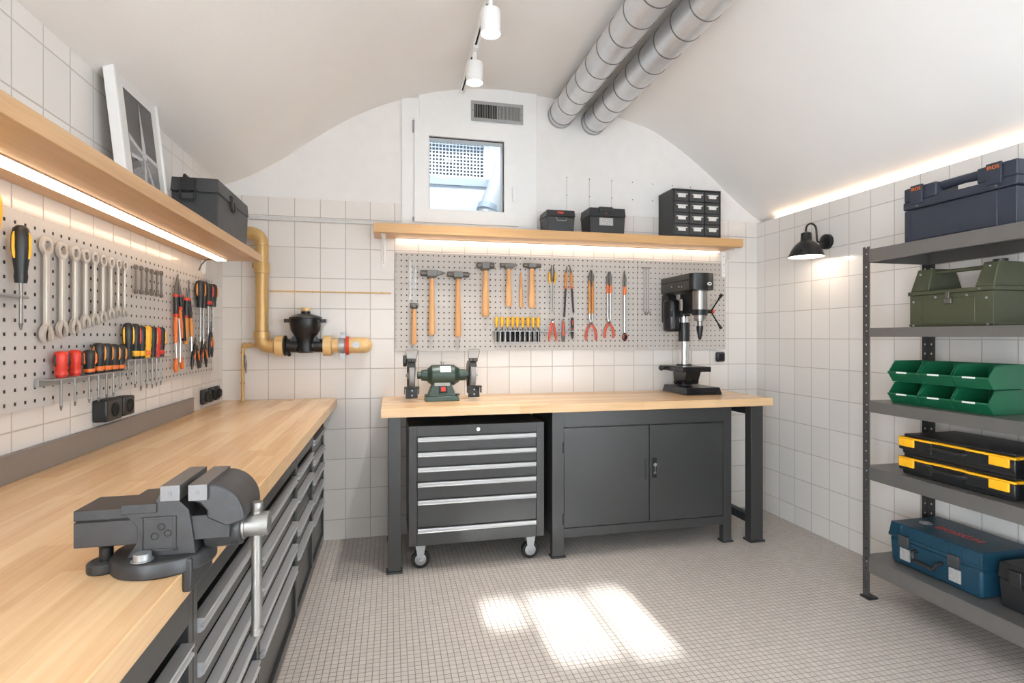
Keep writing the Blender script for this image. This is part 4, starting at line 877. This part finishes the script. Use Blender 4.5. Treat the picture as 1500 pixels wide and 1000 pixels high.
b = B(); b.X = Matrix.Translation((GXc, GYc-.0475, zb+.100)); b.box(-.045, .045, -.006, .004, -.012, .006); b.build('front_plate', m_greylab, t, smooth=0)
b = B(); b.X = Matrix.Translation((GXc+.005, GYc-.062, zb+.068)) @ Matrix.Rotation(-.3, 4, 'X'); b.box(-.024, .024, -.006, .006, -.02, .02); sw = b.build('switch_box', m_black, t, bev=.003)
b = B(); b.X = Matrix.Translation((GXc+.005, GYc-.068, zb+.068)) @ Matrix.Rotation(-.3, 4, 'X'); b.box(-.013, .013, -.006, .002, -.013, .013); b.build('switch_button', m_red, sw, bev=.002)
B().cyl((GXc+.005, GYc, GZ+.062), (GXc+.005, GYc, GZ+.078), .008, seg=12).cyl((GXc+.005, GYc, GZ+.074), (GXc+.005, GYc, GZ+.080), .013, seg=12).build('lifting_knob', m_galv, t)
for s_, xw in ((-1, GXc-.178), (1, GXc+.186)):
    B().lathe([(.018, xw-.0155), (.073, xw-.0155), (.0755, xw-.0135), (.0755, xw+.0135), (.073, xw+.0155), (.018, xw+.0155)], (0, GYc, GZ), 'x', 40).build('grinding_wheel', m_wheel, t, smooth=40)
    xa, xb = (xw-.024, xw+.02)
    b = B().annulus((GYc, GZ), .087, .081, 'x', xa, xb, 30, math.radians(-60), math.radians(128))
    inner = xb if s_ < 0 else xa
    b.prism([(GYc+.085*math.cos(a), GZ+.085*math.sin(a)) for a in [math.radians(-60+188*k/20) for k in range(21)]], 'x', inner-.002, inner+.002)
    b.prism([(GYc-.060, GZ+.055), (GYc-.045, GZ+.095), (GYc-.02, GZ+.10), (GYc-.02, GZ+.08), (GYc-.05, GZ+.05)], 'x', xa, xb)
    b.build('wheel_guard', m_iron if s_ < 0 else m_cover, t, smooth=40)
    b = B().box(xw-.045, xw+.04, GYc-.130, GYc-.080, GZ-.066, GZ-.058).box(xw-.036, xw+.032, GYc-.092, GYc-.087, GZ-.128, GZ-.060).box(xw-.045, xw-.040, GYc-.12, GYc-.085, GZ-.10, GZ-.06).box(xw+.035, xw+.04, GYc-.12, GYc-.085, GZ-.10, GZ-.06).box(xw-.01, xw+.01, GYc-.09, GYc-.05, GZ-.10, GZ-.085)
    b.build('tool_rest', m_blackm, t, smooth=0, bev=.002)
    b = B()
    for z in (-.082, -.11): b.cyl((xw, GYc-.094, GZ+z), (xw, GYc-.091, GZ+z), .005, seg=10)
    b.build('rest_bolt', m_galv, t)
    fr_ = B().tube([(xw-.028, GYc-.055, GZ+.10), (xw-.036, GYc-.085, GZ+.145), (xw-.032, GYc-.09, GZ+.158), (xw+.030, GYc-.09, GZ+.158), (xw+.034, GYc-.085, GZ+.145), (xw+.026, GYc-.055, GZ+.10)], .002, 6).build('shield_frame', m_satin, t)
    sh = B(); sh.rings([[(xw-.028, GYc-.055, GZ+.10), (xw-.035, GYc-.09, GZ+.157), (xw+.033, GYc-.09, GZ+.157), (xw+.026, GYc-.055, GZ+.10)], [(xw-.028, GYc-.053, GZ+.10), (xw-.035, GYc-.088, GZ+.157), (xw+.033, GYc-.088, GZ+.157), (xw+.026, GYc-.053, GZ+.10)]]); sh.build('eye_shield', m_glass, t, smooth=0)
    B().box(xw-.028, xw+.026, GYc-.062, GYc-.045, GZ+.082, GZ+.104).sphere((xw, GYc-.064, GZ+.094), .006).build('shield_clamp', m_cover, t, bev=.003)
    B().cyl((xw+s_*.0125, GYc, GZ), (xw+s_*.022, GYc, GZ), .020, seg=18).cyl((xw+s_*.022, GYc, GZ), (xw+s_*.034, GYc, GZ), .009, seg=6).build('arbor_nut', m_galv, t)
B().lathe([(.0005, -.011), (.030, -.011), (.034, -.006), (.034, .006), (.030, .011), (.0005, .011)], (GXc-.217, GYc-.02, GZ+.088), 'x', 24).build('side_knob', m_black, t)

# ---------------------------------------------------------------- drill press
t = thing('drill_press', 'black pillar drill press standing at the end of the workbench', 'drill press', (2.0, 3.3, zb)); CX, CY = 1.978, 3.372
b = B().frustum((1.866, 2.128, 3.152, 3.47), (1.876, 2.118, 3.162, 3.46), zb, zb+.046); b.build('base', m_blackm, t, bev=.004)
b = B().box(1.96, 2.08, 3.150, 3.156, zb+.004, zb+.018); b.build('base_recess', m_void, t, smooth=0)
B().cyl((CX, CY, zb+.046), (CX, CY, zb+.075), .052, .046, 24).build('column_flange', m_blackm, t)
B().cyl((CX, CY, zb+.07), (CX, CY, 1.53), .0305, seg=28).build('column', m_chrome, t)
b = B().lathe([(.0305, 1.232), (.038, 1.233), (.038, 1.362), (.0305, 1.364)], (CX, CY, 0), seg=28); b.build('depth_sleeve', m_blackm, t)
B().lathe([(.031, 1.445), (.044, 1.446), (.046, 1.50), (.042, 1.522), (.0005, 1.524)], (CX, CY, 0), seg=28).build('column_cap', m_steel, t)
b = B().lathe([(.031, 1.405), (.043, 1.406), (.043, 1.446), (.031, 1.446)], (CX, CY, 0), seg=24).box(CX-.11, CX-.02, CY-.02, CY+.02, 1.40, 1.44).box(CX-.03, CX+.03, 3.20, CY, 1.42, 1.56); b.build('head_bracket', m_blackm, t, bev=.003)
b = B().box(1.862, 2.028, 3.11, 3.482, 1.566, 1.628); b.lathe([(.083, 1.566), (.083, 1.628)], (1.945, 3.11, 0), seg=36, sq=(1, .55)); cv = b.build('cover_base', m_cover, t, bev=.004)
b = B().box(1.862, 2.028, 3.11, 3.482, 1.630, 1.672); b.lathe([(.083, 1.630), (.083, 1.668), (.079, 1.672)], (1.945, 3.11, 0), seg=36, sq=(1, .55)); b.build('belt_cover', m_cover, t, bev=.004)
b = B(); b.lathe([(.0845, 1.566), (.0845, 1.6705)], (1.945, 3.109, 0), seg=36, sq=(1, .55)); b.build('front_cap', m_blackm, t, smooth=40)
b = B(); b.lathe([(.013, 3.059), (.013, 3.063)], (1.975, 0, 1.602), 'y', 18, sq=(.8, 1.15)); b.build('badge', m_label, t); b = B(); b.lathe([(.007, 3.057), (.007, 3.06)], (1.975, 0, 1.602), 'y', 14, sq=(.7, 1.2)); b.build('badge_mark', m_blackm, t)
b = B()
for y, z in ((3.20, 1.592), (3.235, 1.594), (3.33, 1.603)): b.sphere((1.861, y, z), .006, 8, 6)
b.build('cover_screw', m_galv, t)
b = B().box(1.862, 1.94, 3.40, 3.478, 1.36, 1.56).lathe([(.05, 1.30), (.058, 1.32), (.058, 1.50), (.05, 1.52)], (1.905, 3.405, 0), seg=28); b.build('motor', m_blackm, t, bev=.012)
QX, QY = 1.962, 3.150
B().lathe([(.046, 1.44), (.047, 1.445), (.047, 1.565)], (QX, QY, 0), seg=28).build('quill_housing', m_satin, t, smooth=40)
B().lathe([(.044, 1.405), (.0485, 1.406), (.0485, 1.441), (.044, 1.442)], (QX, QY, 0), seg=28).build('clamp_ring', m_blackm, t)
B().lathe([(.013, 1.335), (.017, 1.336), (.017, 1.365), (.030, 1.368), (.030, 1.378), (.037, 1.38), (.037, 1.406)], (QX, QY, 0), seg=24).build('spindle', m_satin, t, smooth=30)
B().lathe([(.004, 1.245), (.010, 1.252), (.013, 1.27), (.021, 1.31), (.022, 1.335), (.0005, 1.337)], (QX, QY, 0), seg=20).build('chuck', m_blackm, t, smooth=50)
B().cyl((QX, QY, 1.248), (QX, QY, 1.228), .003, .001, 8).build('drill_bit', m_dsteel, t)
B().cyl((QX+.04, QY, 1.43), (QX+.085, QY, 1.43), .012, seg=16).build('feed_shaft', m_blackm, t)
for a in (128, 236, 5):
    ar = math.radians(a); e = (QX+.105, QY+.135*math.cos(ar), 1.43+.135*math.sin(ar)); s0 = (QX+.08, QY, 1.43)
    h = B().tube([s0, e], .0048, 8).build('feed_arm', m_blackm, t); m0 = Vector(s0).lerp(Vector(e), .72)
    B().tube([m0, Vector(s0).lerp(Vector(e), .9), e], [.006, .0095, .011], 10).build('arm_grip', m_black, h)
B().sphere((QX+.092, QY, 1.43), .014).build('hub_cap', m_red, t)
b = B().box(1.848, 2.055, 3.165, 3.43, 1.034, 1.068); b.build('table', m_blackm, t, bev=.004)
B().lathe([(.05, 1.069), (.05, 1.076), (.033, 1.078)], (CX, CY, 0), seg=24).build('table_ring', m_blackm, t)
b = B().frustum((CX-.055, CX+.045, CY-.11, CY+.045), (CX-.06, CX+.06, CY-.12, CY+.045), .962, 1.033).box(CX-.03, CX+.06, CY-.09, CY-.04, .945, .97); b.build('table_bracket', m_blackm, t, bev=.006)
B().cyl((1.848, 3.40, 1.05), (1.828, 3.40, 1.05), .010).sphere((1.822, 3.40, 1.05), .019).build('clamp_knob', m_black, t)
B().cyl((CX-.055, CY-.04, .957), (CX-.085, CY-.04, .957), .013).sphere((CX-.085, CY-.04, .957), .016).build('lift_crank', m_blackm, t)

# ---------------------------------------------------------------- wall lamp
LX, LY = 2.505, 2.847
t = thing('wall_lamp', 'black barn style wall lamp on the tiled side wall', 'wall lamp', (XR, LY, 1.858))
B().lathe([(.0005, XR-.030), (.032, XR-.030), (.046, XR-.022), (.048, XR-.001), (.0005, XR-.001)], (0, LY, 1.858), 'x', 32).build('wall_plate', m_blackm, t, smooth=40)
B().tube([(XR-.028, LY, 1.858), (XR-.06, LY, 1.852), (XR-.075, LY, 1.856), (XR-.08, LY, 1.875), (XR-.082, LY, 1.91)]+[(LX+.036+.038*math.cos(a), LY, 1.925+.042*math.sin(a)) for a in [k*PI/8 for k in range(9)]]+[(LX, LY, 1.905)], .0062, 12).build('swan_neck', m_blackm, t, smooth=60)
b = B(); o_ = [(.012, 1.915), (.030, 1.905), (.032, 1.862), (.036, 1.855), (.048, 1.848), (.068, 1.828), (.085, 1.80), (.095, 1.775), (.102, 1.760)]
b.lathe(o_+[(.1, 1.759), (.092, 1.775), (.082, 1.80), (.066, 1.824), (.045, 1.844), (.0005, 1.846)], (LX, LY, 0), seg=40); b.bm.faces.ensure_lookup_table()
sd = b.build('lamp_shade', [m_blackm, m_wht], t, smooth=50)
for f in sd.data.polygons:
    c = WM[sd] @ f.center; r_ = math.hypot(c.x-LX, c.y-LY); n_ = f.normal
    if (n_.x*(c.x-LX)+n_.y*(c.y-LY)) < 0 and c.z < 1.847 and r_ > .02 or (n_.z < -.9 and c.z > 1.80): f.material_index = 1
B().lathe([(.0005, 1.785), (.016, 1.790), (.022, 1.805), (.016, 1.825), (.012, 1.843), (.0005, 1.844)], (LX, LY, 0), seg=18).build('bulb', m_bulb, t, smooth=60)
l = bpy.data.lights.new('lamp_light', 'POINT'); l.energy = LAMP_E; l.color = (1, .87, .72); l.shadow_soft_size = .02
lo = bpy.data.objects.new('lamp_light', l); COL.objects.link(lo); lo.parent = t; lo.location = Vector((LX, LY, 1.775))-Vector((XR, LY, 1.858))

# ---------------------------------------------------------------- steel shelving and its load
RX0, RX1, RY0, RY1 = 2.246, 2.640, .98, 2.186
tops = [.205, .640, .955, 1.308, 1.686]; lips = [.072, .062, .052, .043, .060]
t = thing('shelving_rack', 'grey bolted steel shelving rack against the side wall', 'shelving', ((RX0+RX1)/2, 1.6, 0))
def post(xc, yc, sx, sy):
    b = B(); w = .038; hz_ = .0045
    def strip(axis, s_):
        z = .012; L = []
        # plate with a row of round-cornered holes: side strips and bridges
        def bx(a0, a1, z0, z1):
            if axis == 'x': b.box(*sorted((xc+s_*a0, xc+s_*a1)), *sorted((yc, yc+sy*.002)), z0, z1)
            else: b.box(*sorted((xc, xc+sx*.002)), *sorted((yc+s_*a0, yc+s_*a1)), z0, z1)
        bx(0, w/2-hz_, .01, 1.70); bx(w/2+hz_, w, .01, 1.70)
        z = .01
        while z < 1.70:
            bx(w/2-hz_, w/2+hz_, z, min(z+.038, 1.70)); z += .047
    strip('x', sx); strip('y', sy)
    o = b.build('post', m_rack, t, smooth=0)
    B().box(*sorted((xc-sx*.008, xc+sx*.044)), *sorted((yc-sy*.008, yc+sy*.044)), 0, .0095).build('post_foot', m_black, o, smooth=0)
post(RX0, RY1, 1, -1); post(RX1, RY1, -1, -1); post(RX0, RY0, 1, 1); post(RX1, RY0, -1, 1)
for z, lp in zip(tops, lips):
    a, c, d, e = RX0+.003, RX1-.003, RY0+.003, RY1-.003
    b = B().box(a, c, d, e, z-.003, z).box(a, a+.002, d+.038, e-.038, z-lp, z-.003).box(c-.002, c, d, e, z-lp, z-.003).box(a, c, d, d+.002, z-lp, z-.003).box(a, c, e-.002, e, z-lp, z-.003).box(a, a+.018, d, e, z-lp, z-lp+.002).box(a-.0045, a, d+.032, e-.034, z-lp, z)
    b.build('shelf', m_shelf, t, smooth=0, bev=.0008)
    b = B()
    for y in (e-.02, d+.02):
        b.sphere((RX0-.0005, y, z-lp*.35), .004, 8, 5)
    b.build('bolt', m_galv, t)
# navy case on the top shelf
X0, X1, Y0, Y1, Z0 = 2.292, 2.425, 1.553, 2.016, 1.6865
t = thing('tool_case', 'dark navy plastic tool case on the top shelf of the rack', 'tool case', ((X0+X1)/2, 1.78, Z0))
B().box(X0+.004, X1-.004, Y0+.004, Y1-.004, Z0, Z0+.150).box(X0+.002, X0+.01, Y0+.07, Y1-.035, Z0+.01, Z0+.145).build('case_body', m_navy, t, bev=.006)
b = B().box(X0, X1, Y0, Y1, Z0+.153, Z0+.190).box(X0+.004, X1-.004, Y0+.002, 1.70, Z0+.190, Z0+.252).box(X0+.004, X1-.004, 1.865, Y1-.002, Z0+.190, Z0+.252); b.build('lid', m_navy, t, bev=.006)
B().tube([((X0+X1)/2-.02, 1.69, Z0+.235), ((X0+X1)/2-.02, 1.78, Z0+.238), ((X0+X1)/2-.02, 1.87, Z0+.235)], [.02, .018, .02], 12).build('carry_handle', m_navy, t)
for yc in (1.948, 1.632):
    d = B().box(X0-.006, X0+.004, yc-.028, yc+.028, Z0+.172, Z0+.256).build('latch', m_navy, t, bev=.003)
    text('lettering', 'IROS', .021, m_orange, d, (X0-.0068, yc, Z0+.238), (PI/2, 0, -PI/2))
b = B()
for yc in (1.945, 1.625): b.sphere((X0-.001, yc, Z0+.163), .006, 8, 5)
b.build('rivet', m_dsteel, t)
# olive tool box
X0, X1, Y0, Y1, Z0 = 2.30, 2.50, 1.640, 1.992, 1.3085
t = thing('tool_box', 'olive green metal tool box with carrying bar on the second shelf', 'tool box', ((X0+X1)/2, 1.8, Z0))
B().box(X0+.002, X1-.002, Y0+.002, Y1-.002, Z0, Z0+.140).box(X0, X0+.004, Y0+.07, Y1-.055, Z0+.012, Z0+.122).box(X0-.001, X1+.001, Y0, Y1, Z0+.004, Z0+.012).build('box_body', m_olive, t, bev=.003)
b = B().box(X0-.004, X1+.004, Y0-.004, Y1+.004, Z0+.141, Z0+.158); b.build('lid_rim', m_olive, t, bev=.003)
for ya, yb2, yc, yd in ((1.905, 1.988, 1.912, 1.980), (1.640, 1.712, 1.646, 1.702)):
    B().frustum((X0+.002, X1-.002, ya, yb2), (X0+.035, X1-.035, yc, yd), Z0+.158, Z0+.258).build('end_tower', m_olive, t, bev=.004)
B().cyl((X0+.06, 1.700, Z0+.240), (X0+.06, 1.915, Z0+.240), .0085, seg=14).build('carrying_bar', m_olive, t)
B().cyl((X0+.08, 1.672, Z0+.258), (X0+.08, 1.672, Z0+.268), .024, seg=20).build('top_knob', m_blackm, t)
B().box(X0-.009, X0, 1.798, 1.828, Z0+.096, Z0+.120).box(X0-.012, X0-.004, 1.805, 1.822, Z0+.118, Z0+.146).build('hasp', m_dsteel, t, bev=.002)
b = B()
for y, z in ((1.97, .112), (1.665, .112), (1.97, .006), (1.66, .006), (1.96, .235), (1.672, .24), (1.87, .128), (1.74, .128), (1.69, .15)): b.sphere((X0-.001+(.028 if z > .2 else 0), y, Z0+z), .005, 8, 5)
b.build('rivet', m_galv, t)
# green picking bins
proto = thing('storage_bin', 'x', 'storage bin', (0, 0, 0), 'green stacking bins'); bw, bh, bd = .143, .100, .19
prf = [(.022, 0), (-.006, .042), (-.002, .047), (.034, .098), (bd, .098), (bd, 0)]
b = B()
for ya, yb2 in ((-bw/2, -bw/2+.005), (bw/2-.005, bw/2)): b.prism([(x, z) for x, z in prf], 'y', ya, yb2)
b.box(.02, bd, -bw/2+.004, bw/2-.004, 0, .004).box(bd-.004, bd, -bw/2+.004, bw/2-.004, 0, .098)
b.prism([(.022, 0), (-.006, .042), (-.002, .047), (.004, .042), (.028, .002)], 'y', -bw/2+.004, bw/2-.004)
b.box(-.008, .002, -bw/2, bw/2, .040, .048)
b.prism([(.030, .090), (.036, .098), (.05, .098), (.05, .090)], 'y', -bw/2, -bw/2+.008).prism([(.030, .090), (.036, .098), (.05, .098), (.05, .090)], 'y', bw/2-.008, bw/2)
bo = b.build('bin_shell', m_green, proto, bev=.0012, smooth=30)
B().box(-.0095, -.0078, -.025, .025, .0405, .0475).build('label_strip', m_label, proto, smooth=0)
for k, (y, far) in enumerate(((2.013, 'nearest the rack corner post'), (1.866, 'in the middle'), (1.719, 'farthest from the corner post'))):
    for j in (0, 1):
        lb = f'green storage bin in the {"upper" if j else "lower"} row, {far}'
        if k == 0 and j == 0: o = proto; o['label'] = lb; o.location = (2.288, y, .9555)
        else: dup(proto, (2.288, y, .9555+j*.1005), None, lb)
# black and yellow organiser cases
def org_case(z, label):
    X0, X1, Y0, Y1 = 2.285, 2.605, 1.552, 2.032
    t = thing('organiser_case', label, 'organiser case', (2.44, 1.79, z), 'black and yellow organiser cases')
    b = B().frustum((X0+.012, X1, Y0+.012, Y1-.012), (X0+.006, X1, Y0+.004, Y1-.004), z, z+.068); b.box(X0-.002, X0+.02, Y0+.002, 1.735, z+.02, z+.068).box(X0-.002, X0+.02, 1.875, Y1-.002, z+.02, z+.068); b.build('case_body', m_black, t, bev=.005)
    b = B().box(X0+.002, X1, Y0, Y1, z+.0685, z+.078).box(X0-.004, X0+.02, Y0, 1.735, z+.0685, z+.078).box(X0-.004, X0+.02, 1.875, Y1, z+.0685, z+.078); b.build('yellow_rim', m_yel, t, bev=.003)
    b = B().box(X0+.016, X1-.008, Y0+.014, Y1-.014, z+.078, z+.090); b.build('lid', m_black, t, bev=.004)
    for yc in (1.985, 1.605): B().box(X0-.012, X0-.003, yc-.036, yc+.036, z+.036, z+.073).build('latch', m_yel, t, bev=.003)
    B().tube([(X0+.004, 1.878, z+.05), (X0-.012, 1.87, z+.05), (X0-.016, 1.85, z+.05), (X0-.016, 1.76, z+.05), (X0-.012, 1.74, z+.05), (X0+.004, 1.732, z+.05)], .0085, 10).build('carry_handle', m_black, t)
org_case(.6405, 'lower black organiser case with yellow latches on the rack'); org_case(.7320, 'upper black organiser case with yellow latches, stacked on the other')
X0, X1, Y0, Y1, Z0 = 2.30, 2.58, 1.08, 1.530, .6405
t = thing('tool_case', 'black case cut by the photo edge beside the yellow organisers', 'tool case', (2.44, 1.3, Z0)); toolbox(t, X0, X1, Y0, Y1, Z0, Z0+.165, m_black, .7); B().box(X0-.008, X0, 1.43, 1.48, Z0+.08, Z0+.15).build('latch', m_black, t, bev=.003)
# blue case on the bottom shelf
X0, X1, Y0, Y1, Z0 = 2.312, 2.600, 1.690, 2.108, .2055
t = thing('power_tool_case', 'blue power tool case with red lettering on the bottom shelf', 'tool case', ((X0+X1)/2, 1.9, Z0))
B().frustum((X0+.010, X1-.006, Y0+.008, Y1-.008), (X0+.003, X1-.003, Y0+.003, Y1-.003), Z0, Z0+.118).build('case_body', m_blue, t, bev=.012, bseg=3)
b = B().box(X0, X1, Y0, Y1, Z0+.120, Z0+.136).frustum((X0+.002, X1-.002, Y0+.002, Y1-.002), (X0+.008, X1-.006, Y0+.008, Y1-.008), Z0+.136, Z0+.187)
for yc in (2.045, 1.995, 1.835, 1.76): b.box(X0-.001, X0+.03, yc-.002, yc+.002, Z0+.138, Z0+.183)
b.build('lid', m_blue, t, bev=.010, bseg=3)
for yc in (2.025, 1.80):
    B().box(X0-.010, X0+.004, yc-.024, yc+.024, Z0+.090, Z0+.142).build('latch', m_toolbox, t, bev=.003)
    B().box(X0+.0005, X0+.006, yc-.024, yc+.024, Z0+.028, Z0+.082).build('label', m_greylab, t, smooth=0)
B().tube([(X0+.01, 1.975, Z0+.092), (X0-.016, 1.972, Z0+.086), (X0-.024, 1.962, Z0+.058), (X0-.024, 1.87, Z0+.052), (X0-.016, 1.86, Z0+.078), (X0+.01, 1.857, Z0+.086)], .0095, 10).build('carry_handle', m_black, t)
text('lettering', 'BOSCH', .058, m_red, t, ((X0+X1)/2-.01, 1.885, Z0+.1878), (0, 0, -PI/2), sx=1.05)
b = B().annulus(((X0+X1)/2-.01, 2.035), .026, .021, 'z', Z0+.187, Z0+.1885, 24).box((X0+X1)/2-.026, (X0+X1)/2+.006, 2.026, 2.044, Z0+.187, Z0+.1884); b.build('round_emblem', m_greylab, t)
X0, X1, Y0, Y1, Z0 = 2.34, 2.60, 1.20, 1.655, .2055
t = thing('tool_case', 'black case cut by the photo edge beside the blue case', 'tool case', ((X0+X1)/2, 1.43, Z0)); toolbox(t, X0, X1, Y0, Y1, Z0, Z0+.175, m_black, .66)
for yc in (1.59, 1.30): B().box(X0-.009, X0, yc-.022, yc+.022, Z0+.095, Z0+.16).build('latch', m_black, t, bev=.003)
B().tube([(X0+.006, 1.515, Z0+.10), (X0-.02, 1.51, Z0+.095), (X0-.02, 1.36, Z0+.085), (X0+.006, 1.355, Z0+.09)], .009, 10).build('carry_handle', m_black, t)
